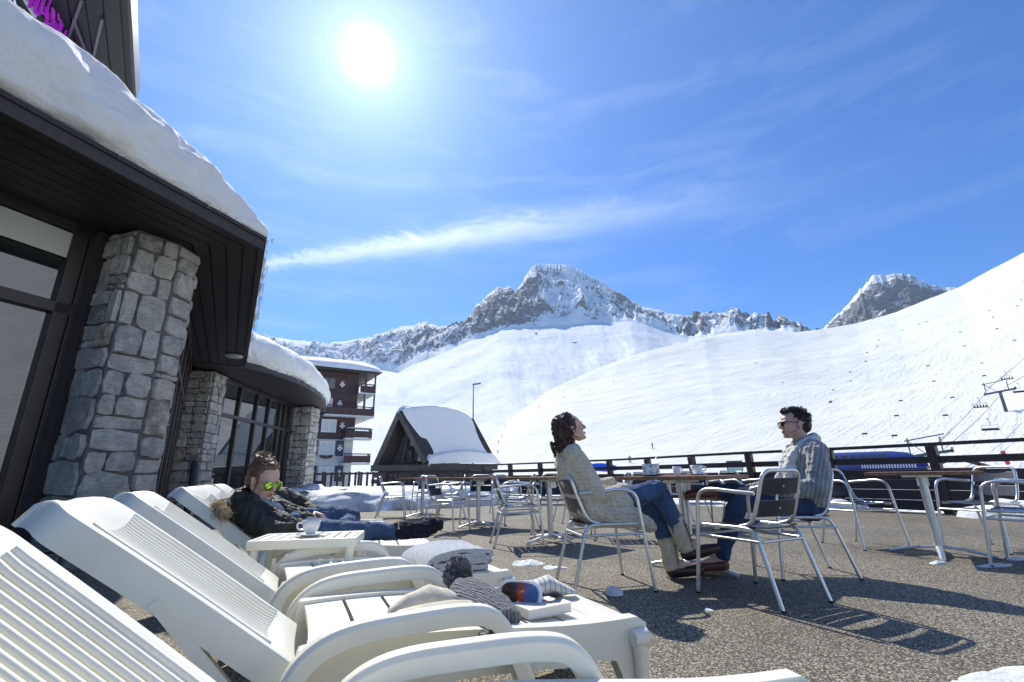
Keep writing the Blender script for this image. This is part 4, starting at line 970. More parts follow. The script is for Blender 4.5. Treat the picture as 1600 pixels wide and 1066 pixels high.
# ================================================================== skiers and markers
M_sk = [mat('skier_dark', (.03, .03, .045), .8), mat('skier_red', (.35, .03, .04), .8), mat('skier_blue', (.03, .06, .3), .8)]
def skier_proto(k):
    t = empty('skier', (0, 0, 0)); m = MB()
    m.tube([(-.13, 0, .05), (-.12, -.05, .5), (-.06, .05, .9)], [.07, .08, .11], 8); m.tube([(.13, .1, .05), (.12, .05, .5), (.06, .05, .9)], [.07, .08, .11], 8)
    m.tube([(0, .05, .82), (0, .0, 1.15), (0, -.08, 1.42), (0, -.1, 1.52)], [.17, .17, .2, .08], 10); m.lathe([(.02, -.13), (.11, -.05), (.12, .05), (.02, .14)], 10, (0, -.12, 1.66))
    for s in (-1, 1): m.tube([(s*.19, -.08, 1.4), (s*.33, -.15, 1.15), (s*.3, -.4, 1.05)], [.06, .055, .045], 6)
    m.build('person', M_sk[k], t)
    for s in (-1, 1): m = MB(); m.bar((s*.14, -.85, .02), (s*.14, .8, .02), .09, .03); m.build('ski', M_sk[0], t)
    for s in (-1, 1): m = MB(); m.tube([(s*.3, -.4, 1.1), (s*.5, .1, .02)], .015, 5); m.build('ski_pole', M_sk[0], t)
    return t
sp = [skier_proto(k) for k in range(3)]
spots = [(785, 633, 0), (808, 637, 0), (822, 637, 0), (842, 637, 1), (858, 625, 1), (881, 622, 0), (800, 655, 0), (788, 667, 0), (784, 685, 1), (779, 694, 0), (778, 710, 0), (905, 611, 0), (921, 611, 0), (959, 598, 0), (964, 560, 0), (981, 552, 0), (1089, 540, 0), (1020, 702, 0), (985, 725, 0)]
colr = ['dark', 'red', 'blue']
used = [False]*3
for i, (px, py, k) in enumerate(spots):
    q = on_slope(px, py)
    if q is None: q = tuple(P3(px, py+3, 90)[:2])+(GZ,)
    o = sp[k] if not used[k] else copy_tree(sp[k]); used[k] = True
    o.location = q; o.rotation_euler.z = (i*1.7) % 6.28
    tag(o, 'distant skier in %s clothing on the piste' % colr[k], 'skier', 'skiers in %s clothing on the slope' % colr[k])
for k in range(3):
    if not used[k]:
        for ch in list(sp[k].children): bpy.data.objects.remove(ch)
        bpy.data.objects.remove(sp[k])
def marker_proto():
    t = empty('piste_marker', (0, 0, 0)); m = MB(); m.tube([(0, 0, -.3), (0, 0, 1.3)], .04, 6); m.build('pole', M_sk[0], t)
    m = MB(); m.box((.6, 0, 1.0), (1.5, .06, .55)); m.build('flag', mat('marker_flag', (.16, .03, .04), .8), t); return t
mp_ = marker_proto(); mk = [(1595, 471), (1589, 481), (1545, 488), (1551, 498), (1557, 517), (1584, 536), (1500, 523), (1506, 544), (1533, 570), (1537, 593), (1449, 575), (1458, 599), (1406, 630), (1487, 627), (1476, 656), (1399, 654), (1354, 554), (1352, 567), (1327, 584), (1328, 598), (1301, 612), (1296, 633), (1372, 534), (1370, 543), (1409, 518), (1436, 509), (1447, 505), (1349, 683), (1396, 690), (1222, 600), (1297, 631), (1600, 442), (1180, 570), (1364, 500)]
for i, (px, py) in enumerate(mk):
    q = on_slope(px, py)
    if q is None: continue
    o = mp_ if i == 0 else copy_tree(mp_); o.location = q; o.rotation_euler.z = R(-20); s_ = .8 if math.hypot(q[0], q[1]) < 350 else 1.1; o.scale = (s_, s_, s_)
    tag(o, 'small dark red marker flag standing in the snow of the right hill', 'marker', 'marker flags on the ski hill')
# ================================================================== loungers
def f_resin(T, b):
    o = T.obj(); T.link(T.mixc(T.rng(T.noise(6, 6, .65, coord=o), .35, .7), (.86, .83, .69), (.78, .755, .62)), b.inputs['Base Color']); b.inputs['Roughness'].default_value = .38
    base_ = b.inputs['Base Color'].links[0].from_socket; sc1 = T.rng(T.noise(1, 8, .7, coord=T.map(o, (60, 9, 40))), .66, .78, 0, .45); sp = T.rng(T.noise(26, 8, .75, coord=o), .64, .74, 0, .4)
    T.link(T.mixc(T.math('MAXIMUM', sc1, sp), base_, (.42, .38, .30)), b.inputs['Base Color'])
    T.bump(T.noise(240, 3, coord=o), .12, .001)
M_resin = mat('white_resin', fn=f_resin)
LW, LS, LL, LT, LZ = .60, 1.13, .79, .637, .33; LZB = .285
def seat_z(x):      # top of the seat along its length
    return LZ-.045*max(0, min(1, (x-.05)/1.08))+.012*math.sin(max(0, x)*5.2)
def make_lounger():
    t = empty('sun_lounger', (0, 0, 0)); c, s = math.cos(LT), math.sin(LT)
    # seat: crosswise slats that dip a little in the middle, solid foot end
    m = MB(); x = .02
    ys = [.045+(LW-.09)*k/10 for k in range(11)]
    def slat(x0, x1):
        top = [[Vector((xx+.012*math.sin(math.pi*k/10), y, seat_z(xx)-.014*math.sin(math.pi*k/10))) for k, y in enumerate(ys)] for xx in (x0, (x0+x1)/2, x1)]
        vs = [p for r in top for p in r]; n = 11; fs = [(r*n+k, (r+1)*n+k, (r+1)*n+k+1, r*n+k+1) for r in range(2) for k in range(10)]
        o = len(vs); vs2 = [p-Vector((0, 0, .02)) for p in vs]; fs2 = [tuple(i+o for i in f[::-1]) for f in fs]
        side = [(k, k+1, o+k+1, o+k) for k in range(10)]+[(2*n+k+1, 2*n+k, o+2*n+k, o+2*n+k+1) for k in range(10)]
        m.add(vs+vs2, fs+fs2+side, False)
    while x < .98: slat(x, x+.128); x += .141
    seat = m.build('seat', M_resin, t)
    # foot end plate with rounded drop
    m = MB(); rs = []
    for xx, zz in ((.995, seat_z(.995)), (1.06, seat_z(1.06)), (1.105, seat_z(1.1)-.003), (1.13, seat_z(1.1)-.02), (1.138, seat_z(1.1)-.05), (1.138, seat_z(1.1)-.085)):
        rs.append([Vector((xx+.004*math.sin(math.pi*k/10), .03+(LW-.06)*k/10, zz-(.012*math.sin(math.pi*k/10) if xx < 1.1 else 0))) for k in range(11)])
    n = 11; vs = [p for r in rs for p in r]; m.add(vs, [(r*n+k, (r+1)*n+k, (r+1)*n+k+1, r*n+k+1) for r in range(5) for k in range(10)], True); m.add([p-Vector((.018, 0, .018)) for p in vs], [(r*n+k, r*n+k+1, (r+1)*n+k+1, (r+1)*n+k) for r in range(5) for k in range(10)], True); m.build('foot_panel', M_resin, t)
    # side frames: rail with arched underside and broad legs, cut from one outline
    for sy in (0, 1):
        y0, y1 = (0, .048) if sy == 0 else (LW-.048, LW)
        top = [(-.015, LZ-.09), (-.005, LZ-.02)]+[(xx, seat_z(xx)+.012) for xx in np.linspace(0, 1.1, 12)]+[(1.135, seat_z(1.1)-.01), (1.142, .2)]
        foot1 = [(1.115, 0), (1.035, 0), (1.03, .10), (1.0, .17), (.93, .185), (.80, .18), (.66, .195), (.50, .205), (.36, .205), (.22, .20), (.10, .185), (.065, .15), (.055, 0), (-.03, 0), (-.025, .10), (-.02, .18)]
        m = MB(); m.prism([(p[0], p[1]) for p in top+foot1], -y1, -y0, M=Matrix.Rotation(R(90), 4, 'X')); m.build('side_frame', M_resin, t, .009)
        # knob where the foot leg sleeves on
        ky = -.016 if sy == 0 else LW+.016
        m = MB(); m.tube([(1.06, ky, .235), (1.115, ky, .232)], [.026, .03], 12); m.tube([(1.09, ky, .235), (1.085, ky, .05)], [.03, .016], 10, flat=.7); m.build('leg_boss', M_resin, t)
        # armrest loop
        ay = -.045 if sy == 0 else LW+.045
        path = fillet([(-.03, ay, .20), (-.005, ay, .32), (.10, ay, .382), (.44, ay, .392), (.545, ay, .372), (.615, ay, .24), (.64, ay, .18)], .11, 7)
        m = MB(); rs = []
        for i, p in enumerate(path):
            tt = (path[min(i+1, len(path)-1)]-path[max(i-1, 0)]).normalized(); up = Vector((-tt.z, 0, tt.x)); w = .030; h = .026
            r_ = []
            for a, b_ in ((-w, -h), (-w, h*.55), (-w*.6, h), (w*.6, h), (w, h*.55), (w, -h), (w*.8, -h), (w*.7, -h*.2), (-w*.7, -h*.2), (-w*.8, -h)): r_.append(p+Vector((0, a, 0))+up*b_)
            rs.append(r_)
        m.rings(rs, False, True); m.build('armrest', M_resin, t, .007)
    m = MB()
    for xx in (.12, .55, 1.0): m.box((xx, LW/2, .215), (.05, LW-.09, .05))
    m.build('cross_brace', M_resin, t)
    # backrest: shell with side skirts, ribbed panel, smooth headrest
    B = Matrix.Translation((0, LW/2-.012, LZB)) @ Matrix.Rotation(LT, 4, 'Y') @ Matrix.Translation((0, -LW/2, 0))      # local -x runs up the back
    m = MB()
    def DISH(u): return .008+.020*max(0, min(1, (u-.05)/.12))*max(0, min(1, (.90-u)/.12))
    def outline(y, x):   # height of shell above its plane
        return 0
    ns = 48; rs = []; half = LW/2; HB = .210
    for i in range(ns+1):
        u = i/ns; x = -u*LL; hw = HB
        k = max(0, (u-.86)/.14); hw = HB-.10*k**2.2; cur = .004*math.sin(math.pi*min(1, u/.95)) ; sk = .078
        if u < .05: sk = .06+.025*u/.05
        rr = [(-hw, -sk), (-hw, -.005), (-hw+.0012, -.0012), (-hw+.005, .0)]
        inner = []
        N = 16
        head = u > .83 or u < .10
        for q in range(N+1):
            yy = (-hw+.035)+(2*hw-.07)*q/N; inner.append((yy, -DISH(u)*math.sin(math.pi*q/N)**.8-(.0 if head else .003*math.sin(math.pi*q/N))))
        rr += inner+[(hw-.005, 0), (hw-.0012, -.0012), (hw, -.005), (hw, -sk)]
        drop = .028*max(0, (u-.93)/.07)**2
        rs.append([B @ Vector((x, half+a, b_+cur-drop)) for a, b_ in rr])
    m.rings(rs, True, False, closed=False)
    # thickness: underside copy
    Bi_ = B.inverted(); rs2 = []
    for r in rs:
        r2 = []
        for p in r[::-1]:
            q = Bi_ @ p; dy = q.y-half; q.y = half+dy*.975; q.z -= .006 if q.z > -.05 else 0; r2.append(B @ q)
        rs2.append(r2)
    m.rings(rs2, True, False, closed=False)
    # head end wall
    e = rs[-1]; Bi = B.inverted(); lo = []; mid_ = []
    for p in e:
        q = Bi @ p; mid_.append(B @ Vector((q.x-.012, q.y, min(q.z, 0)*.5+q.z*.5-.018 if q.z > -.05 else q.z))); lo.append(B @ Vector((q.x-.010, q.y, -.078-.0)))
    L_ = len(e); m.add(e+mid_+lo, [(i, i+1, L_+i+1, L_+i) for i in range(L_-1)]+[(L_+i, L_+i+1, 2*L_+i+1, 2*L_+i) for i in range(L_-1)], True)
    m.build('backrest', M_resin, t)
    # ribs run lengthwise
    m = MB(); NR = 17
    for q in range(NR):
        yy = half+(-(HB-.04)+(2*HB-.08)*q/(NR-1)); pts = []
        f = (q-(NR-1)/2)/((NR-1)/2)
        u0, u1 = .11+.012*(1-f*f), .825-.03*(1-f*f)
        for i in range(19):
            u = u0+(u1-u0)*i/18; z0 = -DISH(u)*math.cos(f*math.pi/2*.93)**.8; cur = .004*math.sin(math.pi*min(1, u/.95)); pts.append(B @ Vector((-u*LL, yy, z0+cur+.002)))
        m.tube(pts, .0068, 6)
    m.build('ribs', M_resin, t)
    # strut that props the back
    m = MB(); a = B @ Vector((-.40, .10, -.05)); m.bar(a, (-.12, .10, .2), .03, .03); b_ = B @ Vector((-.40, LW-.10, -.05)); m.bar(b_, (-.12, LW-.10, .2), .03, .03); m.bar(a, b_, .03, .03); m.build('back_prop', M_resin, t)
    return t
lg = make_lounger()
LG = [((-.233, .52), .241, 'nearest white lounger, its ribbed backrest filling the bottom left corner'),
      ((-.576, 1.378), .42, 'white lounger with the bobble hat, ski goggles and book on its seat'),
      ((-1.012, 2.183), .47, 'white lounger with the folded grey blanket on its foot end'),
      ((-1.666, 3.354), .30, 'white lounger the woman in the dark parka is lying on'),
      ((-2.11, 4.20), .30, 'white lounger directly behind the one the parka woman lies on'),
      ((-2.48, 5.0), .30, 'farthest white lounger, two beyond the parka woman')]
loungers = []
for i, (p, a, lab) in enumerate(LG):
    o = lg if i == 0 else copy_tree(lg); o.location = (p[0], p[1], 0); o.rotation_euler.z = a; loungers.append(o)
    tag(o, lab, 'sun lounger', 'white sun loungers in a row')
def LP(i, x, y, z=0):
    p, a, _ = LG[i]; return Vector((p[0]+x*math.cos(a)-y*math.sin(a), p[1]+x*math.sin(a)+y*math.cos(a), z))
# resin side table
t = empty('side_table', (-1.225, 2.94, 0), .17, 'low white slatted resin table holding the coffee cup between two loungers', 'side table')
m = MB(); x = -.285
m.box((0, -.165, .425), (.58, .03, .05)); m.box((0, .165, .425), (.58, .03, .05)); m.box((-.282, 0, .4255), (.02, .30, .048)); m.box((.282, 0, .4255), (.02, .30, .048))
for k in range(9): m.box((-.24+k*.06, 0, .438), (.048, .302, .018))
m.build('tabletop', M_resin, t, .004)
for sx in (-1, 1):
    for sy in (-1, 1): m = MB(); m.tube([(sx*.255, sy*.145, .41), (sx*.262, sy*.15, .0)], [.026, .02], 8); m.build('leg', M_resin, t)
for s in (-.15, .15): m = MB(); m.box((s, 0, .2), (.02, .25, .3)); m.build('inner_panel', M_resin, t)
# ================================================================== café chairs
def f_alu(T, b): b.inputs['Base Color'].default_value = (.70, .71, .70, 1); b.inputs['Metallic'].default_value = .85; b.inputs['Roughness'].default_value = .34
M_alu = mat('brushed_aluminium', fn=f_alu)
M_slat = mat('navy_slat', (.022, .028, .042), .45, noise=(8, .25))
def make_chair():
    t = empty('cafe_chair', (0, 0, 0)); r = .0125
    for s in (-1, 1):
        # front leg bends into the armrest and meets the back hoop
        m = MB(); m.tube(fillet([(.27, s*.285, 0), (.225, s*.262, .44), (.205, s*.255, .635), (.11, s*.255, .672), (-.08, s*.245, .655), (-.215, s*.22, .645)], .07, 6), r, 10); m.build('armrest_leg', M_alu, t)
        # rear leg sweeps into the seat rail
        m = MB(); m.tube(fillet([(-.29, s*.225, 0), (-.17, s*.205, .425), (-.05, s*.2, .432), (.215, s*.225, .432)], .07, 6), r, 10); m.build('rear_leg', M_alu, t)
        for fx, fy in ((.27, .285), (-.29, .225)): m = MB(); m.lathe([(.005, 0), (.0145, 0), (.0145, .012), (.005, .012)], 8, (fx, s*fy, 0)); m.build('foot_cap', mat('black_rubber', (.02, .02, .02), .8), t)
    # hoop of the back
    m = MB(); m.tube(fillet([(-.06, -.195, .438), (-.155, -.195, .46), (-.225, -.190, .64), (-.268, -.180, .782), (-.268, .180, .782), (-.225, .190, .64), (-.155, .195, .46), (-.06, .195, .438)], .075, 7), r, 10); m.build('back_hoop', M_alu, t)
    m = MB(); m.tube([(-.20, -.2, .36), (-.20, .2, .36)], .009, 8); m.tube([(.235, -.26, .37), (.235, .26, .37)], .009, 8)
    for s in (-1, 1): m.tube([(-.20, s*.215, .36), (.235, s*.262, .37)], .009, 8)
    m.build('stretcher', M_alu, t)
    # back slats, curved
    for k, (z0, z1) in enumerate(((.50, .60), (.635, .735))):
        m = MB(); rs = []
        for q in range(9):
            y = -.18+.36*q/8; bow = -.022*(1-(y/.18)**2); f = lambda z: -.155-(z-.46)*.37
            rs.append([Vector((f(z0)+bow+.008, y, z0)), Vector((f(z1)+bow+.008, y, z1)), Vector((f(z1)+bow-.004, y, z1)), Vector((f(z0)+bow-.004, y, z0))])
        m.rings(rs, False, True); m.build('back_slat', M_slat, t, .003)
        m = MB(); m.lathe([(.001, 0), (.008, 0), (.006, .004), (.001, .005)], 8, M=Matrix.Translation((-.155-((z0+z1)/2-.46)*.37-.027, .0, (z0+z1)/2)) @ Matrix.Rotation(R(-100), 4, 'Y')); m.build('rivet', M_alu, t)
    m = MB()
    for q in range(6):
        x0 = -.175+q*.07; rs = []
        for j in range(7):
            y = -.2+.4*j/6; z = .447-.012*(1-(y/.2)**2)-.01*math.sin(max(0, min(1, (x0+.2)/.4))*math.pi)
            rs.append([Vector((x0, y, z)), Vector((x0+.058, y, z)), Vector((x0+.058, y, z-.008)), Vector((x0, y, z-.008))])
        m.rings(rs, False, True)
    m.build('seat_slats', M_slat, t)
    return t
ch = make_chair()
CH = [((.635, 3.69), 10, 'aluminium chair the woman in the cream cardigan sits on'),
      ((1.60, 3.30), 116, 'empty aluminium chair seen from behind in front of the seated man'),
      ((2.28, 3.98), 172, 'aluminium chair the man in the grey jumper sits on'),
      ((3.70, 5.28), -78, 'empty aluminium chair to the right of the man, facing the camera'),
      ((4.78, 4.95), 192, 'empty aluminium chair standing behind the right-hand table by the railing'),
      ((4.27, 4.05), 125, 'aluminium chair cut off by the right edge, its arm in front of the right table'),
      ((.02, 5.75), 8, 'aluminium chair nearest left of the woman, side on beside the middle table'),
      ((-1.02, 7.2), -18, 'aluminium chair pushed to the left side of the second table, back turned'),
      ((-2.5, 9.85), 10, 'leftmost aluminium chair in front of the snow bank'),
      ((-1.95, 10.6), -85, 'aluminium chair behind the leftmost table, facing the camera'),
      ((-.62, 8.45), -95, 'aluminium chair behind the second table from the left, facing the camera'),
      ((-1.25, 9.5), 185, 'aluminium chair at the right side of the leftmost table'),
      ((.05, 7.45), 170, 'aluminium chair between the second and third tables, turned left'),
      ((.55, 6.85), -100, 'aluminium chair behind the middle table, facing the camera'),
      ((1.25, 6.2), 175, 'aluminium chair right of the middle table, half hidden by the woman'),
      ((1.0, 8.3), 15, 'aluminium chair with dark slats further back beyond the middle table'),
      ((2.05, 7.9), -95, 'aluminium chair in the back row straight behind the near table'),
      ((2.75, 7.75), 200, 'aluminium chair in the back row, second behind the near table'),
      ((2.55, 6.6), -90, 'aluminium chair behind the near table, hoop showing above the sugar bowl'),
      ((3.3, 6.9), -70, 'aluminium chair in the back row just left of the man'),
      ((-.2, 10.3), -60, 'far aluminium chair standing by the end of the snow bank'),
      ((1.5, 10.2), 30, 'far aluminium chair alone near the rail behind the woman')]
for i, (p, a, lab) in enumerate(CH):
    o = ch if i == 0 else copy_tree(ch); o.location = (p[0], p[1], 0); o.rotation_euler.z = R(a); tag(o, lab, 'chair', 'aluminium café chairs on the terrace')
# ================================================================== tables
def f_top(T, b):
    o = T.obj(); g = T.noise(1, 7, .6, coord=T.map(o, (2, 34, 34)), dist=.4); c = T.ramp(g, [(.25, (.10, .045, .022)), (.5, (.26, .13, .06)), (.8, (.42, .25, .13))]); T.link(c, b.inputs['Base Color']); b.inputs['Roughness'].default_value = .45; T.bump(g, .15, .001)
M_top = mat('slatted_teak_top', fn=f_top)
def make_table():
    t = empty('cafe_table', (0, 0, 0)); m = MB()
    for k in range(8): m.box((0, -.35+k*.1, .738), (.80, .094, .022))
    for s in (-1, 1): m.box((s*.405, 0, .735), (.02, .80, .03)); m.box((0, s*.405, .735), (.83, .02, .03))
    m.build('tabletop', M_top, t, .002)
    m = MB(); m.tube([(0, 0, .05), (0, 0, .7)], .034, 16); m.build('column', M_alu, t)
    m = MB(); m.box((0, 0, .71), (.3, .05, .03)); m.box((0, 0, .7105), (.05, .3, .026)); m.box((.03, 0, .655), (.10, .09, .08)); m.build('top_bracket', M_alu, t, .004)
    m = MB()
    for k in range(4):
        Mx = Matrix.Rotation(R(90*k), 4, 'Z'); rs = []
        for u in np.linspace(0, 1, 9):
            x = .02+.36*u; z = .062*(1-u**1.6)+.012; w = .032-.010*u; rs.append([Vector((x, -w, z-.004)), Vector((x, -w*.5, z+.012)), Vector((x, w*.5, z+.012)), Vector((x, w, z-.004)), Vector((x, 0, max(.001, z-.012)))])
        m.rings(rs, True, True, Mx)
    m.build('star_base', M_alu, t); return t
tb = make_table()
TB = [((1.44, 4.13), 44, 'wood-topped table with the cups between the seated woman and man'),
      ((3.97, 4.66), 50, 'wood-topped table at the right beside the plank railing'),
      ((.43, 5.93), 40, 'middle wood-topped table just left of the seated woman'),
      ((-.58, 7.75), 42, 'second wood-topped table from the left'),
      ((-1.86, 9.75), 40, 'leftmost wood-topped table by the snow bank'),
      ((2.35, 7.3), 30, 'wood-topped table in the back row behind the near table')]
for i, (p, a, lab) in enumerate(TB):
    o = tb if i == 0 else copy_tree(tb); o.location = (p[0], p[1], 0); o.rotation_euler.z = R(a); tag(o, lab, 'table', 'wood-topped café tables')
# ================================================================== crockery
M_china = mat('white_china', (.82, .83, .82), .12, spec=.6)
M_coffee = mat('coffee', (.03, .015, .008), .1)
def cup(loc, rz, label, s=1.0, saucer=True, h=.062, r=.043, name='coffee_cup'):
    t = empty(name, loc, rz, label, 'cup'); z0 = .012 if saucer else 0
    m = MB(); m.lathe([(.004, z0), (r*.5, z0), (r*.58, z0+h*.1), (r*.85, z0+h*.5), (r, z0+h), (r-.003, z0+h), (r*.8, z0+h*.5), (r*.5, z0+h*.15), (.002, z0+h*.12)], 28); m.build('bowl', M_china, t)
    m = MB(); m.tube(fillet([(r*.84, 0, z0+h*.8), (r*1.5, 0, z0+h*.85), (r*1.45, 0, z0+h*.35), (r*.7, 0, z0+h*.3)], .02, 6), .0045, 8); m.build('handle', M_china, t)
    if saucer: m = MB(); m.lathe([(.002, .002), (.035, .002), (.07, .013), (.071, .016), (.036, .008), (.002, .007)], 28); m.build('saucer', M_china, t)
    m = MB(); m.lathe([(.001, z0+h*.8), (r*.9, z0+h*.8), (r*.9, z0+h*.79), (.001, z0+h*.79)], 20); m.build('coffee', M_coffee, t)
    t.scale = (s, s, s); return t
TZ = .75
cup((-1.22, 2.93, .447), 3.3, 'white coffee cup on its saucer on the slatted side table', 1.12, True, .068, .048)
cup((1.53, 3.98, TZ), -.3, 'white cup and saucer nearest the man on the near table', 1.15)
cup((1.33, 3.88, TZ), .3, 'small straight white cup standing alone in the middle of the near table', 1.0, False, .075, .034)
t = empty('sugar_bowl', (1.14, 3.95, TZ), .4, 'patterned pale bowl of sachets with a spoon handle on a dark saucer', 'bowl')
def f_pat(T, b): T.link(T.mixc(T.rng(T.noise(42, 4, coord=T.obj()), .5, .56), (.72, .75, .76), (.25, .32, .40)), b.inputs['Base Color']); b.inputs['Roughness'].default_value = .25
m = MB(); m.prism([(.075*math.cos(a)*(1+.06*math.cos(4*a)), .06*math.sin(a)) for a in np.linspace(0, 2*math.pi, 24, endpoint=False)], .012, .10, smooth=True); m.build('bowl', mat('patterned_china', fn=f_pat), t, .004)
m = MB(); m.lathe([(.002, 0), (.06, .001), (.1, .012), (.102, .015), (.06, .008), (.002, .007)], 28); m.build('saucer', mat('dark_saucer', (.12, .1, .1), .3), t)
m = MB(); m.tube([(.02, 0, .09), (.085, .02, .155)], .003, 6); m.build('spoon', M_alu, t)
# ================================================================== things on the loungers
def f_knitgrey(T, b):
    o = T.obj(); w = T.wave(11, T.map(o, rot=(.5, .6, .78)), 7, 'X', dscale=2.5); w2 = T.noise(55, 4, .6, coord=o); h = T.math('MULTIPLY', w, w2)
    T.link(T.mixc(h, (.40, .425, .45), (.54, .56, .57)), b.inputs['Base Color']); n = T.bump(h, .55, .005); T.bump(T.noise(300, 2, coord=o), .4, .002, n); b.inputs['Roughness'].default_value = .95; b.inputs['Sheen Weight'].default_value = .3
M_blanket = mat('grey_cable_blanket', fn=f_knitgrey)
def blanket():
    base = LP(2, .82, .17, seat_z(.82)-.008); t = empty('folded_blanket', tuple(base), LG[2][1]+.12, 'thick grey knitted blanket folded in layers on the lounger foot end', 'blanket')
    def slab(name, prof, y0, y1, seed):
        m = MB(); ny = 22; rs = []
        for j in range(ny+1):
            v = j/ny; y = y0+(y1-y0)*v; e = min(1, v*9)**.5*min(1, (1-v)*9)**.5; rs.append([Vector((p[0]*(.985+.015*e), y, p[1])) for p in prof])
        arr = np.array([[tuple(p) for p in r] for r in rs]); d = fbm(arr*9+seed, 3, seed)*.007; arr[..., 2] += d; arr[..., 0] += d*.8
        arr[..., 2] = np.maximum(arr[..., 2], .001); m.rings([[Vector(q) for q in r] for r in arr], True, True); return m.build(name, M_blanket, t)
    # S-shaped fold seen from the side: a band of thickness th following a path
    def band(path, th):
        P = smooth_path([(x, 0, z) for x, z in path], 6); L_, R_ = [], []
        for i, p in enumerate(P):
            tt = (P[min(i+1, len(P)-1)]-P[max(i-1, 0)]).normalized(); n = Vector((-tt.z, 0, tt.x)); L_.append(p+n*th/2); R_.append(p-n*th/2)
        q = L_+R_[::-1]; return [(p.x, p.z) for p in q]
    slab('fold', band([(.155, .013), (0, .013), (-.155, .016), (-.19, .032), (-.155, .050), (0, .046), (.15, .044)], .022), -.17, .15, 2)
    slab('fold', band([(.15, .070), (.0, .072), (-.13, .072), (-.165, .088), (-.13, .106), (0, .104), (.13, .100)], .022), -.175, .155, 5)
    slab('fold', band([(.13, .053), (.17, .061), (.13, .067)], .018), -.165, .145, 8)
    slab('fold', band([(-.19, .03), (-.212, .062), (-.17, .112), (-.05, .130), (.10, .124), (.155, .11), (.145, .088), (.0, .088)], .020), -.18, .16, 7)
blanket()
def f_knitdark(T, b):
    o = T.obj(); w = T.wave(30, T.map(o, (1, 1, 1), (0, 0, 0)), 3, 'Y', dscale=3); v = T.vor(70, o); h = T.math('ADD', T.math('MULTIPLY', w, .6), T.math('MULTIPLY', v, .6))
    T.link(T.mixc(h, (.07, .075, .08), (.24, .245, .25)), b.inputs['Base Color']); T.bump(h, 1, .008); b.inputs['Roughness'].default_value = .95
M_hat = mat('charcoal_cable_knit', fn=f_knitdark)
def lump(name, rings_, mt, par, seed=1, amp=.008, n=20, M=None):
    """soft closed form from (centre, rx, ry, axis) rings"""
    rs = []
    for c, a, b_, U, V in rings_:
        c = Vector(c); U = Vector(U).normalized(); V = Vector(V).normalized(); rs.append([tuple(c+U*a*math.cos(2*math.pi*k/n)+V*b_*math.sin(2*math.pi*k/n)) for k in range(n)])
    A = np.array(rs); d = fbm(A*22, 3, seed)*amp; cc = A.mean(1, keepdims=True); dr = A-cc; dr /= np.maximum(np.linalg.norm(dr, axis=-1, keepdims=True), 1e-5); A = A+dr*d[..., None]
    m = MB(); m.rings([[Vector(p) for p in r] for r in A], True, True); return m.build(name, mt, par)
X_, Y_, Z_ = (1, 0, 0), (0, 1, 0), (0, 0, 1)
sz = seat_z(.75)
hat = empty('bobble_hat', tuple(LP(1, .595, .30, sz)), LG[1][1]-R(68), 'charcoal cable-knit bobble hat with long ear cords lying on the lounger', 'hat')
pts = [(-.10, .03, .045), (-.07, .02, .052), (-.02, .0, .052), (.04, -.02, .045), (.10, -.03, .038), (.15, -.05, .03), (.18, -.06, .024)]
rr = [.02, .045, .062, .074, .078, .070, .055]; zz = [.018, .034, .038, .036, .030, .026, .020]
lump('crown', [(p, a, b_, (.4, 1, 0), Z_) for p, a, b_ in zip(pts, rr, zz)], M_hat, hat, 3, .009)
lump('ear_flap', [((.17, -.10, .025), .045, .02, (.5, 1, 0), Z_), ((.21, -.13, .018), .04, .014, (.5, 1, 0), Z_), ((.24, -.17, .012), .025, .01, (.5, 1, 0), Z_), ((.25, -.19, .008), .01, .006, (.5, 1, 0), Z_)], M_hat, hat, 5, .004)
m = MB(); hat.scale = (1.25, 1.15, 1.25); rnd = random.Random(4); pc = Vector((-.125, .04, .085))
for k in range(1300):
    d = Vector((rnd.gauss(0, 1), rnd.gauss(0, 1), rnd.gauss(0, 1))).normalized(); r_ = rnd.uniform(.044, .056); s_ = d.cross(Vector((rnd.random(), rnd.random(), 1))).normalized()*.006
    m.add([pc+s_, pc-s_, pc+d*r_-s_*.6, pc+d*r_+s_*.6], [(0, 1, 2, 3)])
m.lathe([(.002, -.046), (.03, -.035), (.045, 0), (.03, .035), (.002, .046)], 16, tuple(pc))
m.build('pompom', mat('grey_pompom_yarn', (.22, .22, .225), .95), hat)
# goggles
gg = empty('ski_goggles', tuple(LP(1, .765, .27, sz+.0)), LG[1][1]-.75, 'white framed ski goggles with mirrored orange lens resting upright on the book', 'goggles')
def gline(s=1.0, n=40):
    out = []
    for k in range(n):
        a = 2*math.pi*k/n; x = .088*math.copysign(abs(math.cos(a))**.62, math.cos(a)); z = .046*math.copysign(abs(math.sin(a))**.72, math.sin(a))
        if z < 0 and abs(x) < .03: z += .020*(1-(abs(x)/.03)**2)
        out.append((x*s, z*s))
    return out
GM = Matrix.Translation((0, 0, .052)) @ Matrix.Rotation(R(-14), 4, 'X')
def gring(sc_in, sc_out, y0, y1):
    a = gline(sc_out); b_ = gline(sc_in); rs = []
    f = lambda x: .9*x*x*2.2
    for (xo, zo), (xi, zi) in zip(a, b_): rs.append([GM @ Vector((xo, y0+f(xo), zo)), GM @ Vector((xi, y0+f(xi), zi)), GM @ Vector((xi, y1+f(xi), zi)), GM @ Vector((xo, y1+f(xo), zo))])
    rs.append(rs[0]); return rs
m = MB(); m.rings(gring(.86, 1.0, -.012, .016), True, False); m.build('frame', mat('goggle_white', (.75, .77, .82), .3), gg)
m = MB(); m.rings(gring(.84, .93, .012, .042), True, False); m.build('foam', mat('black_foam', (.02, .02, .02), .9), gg)
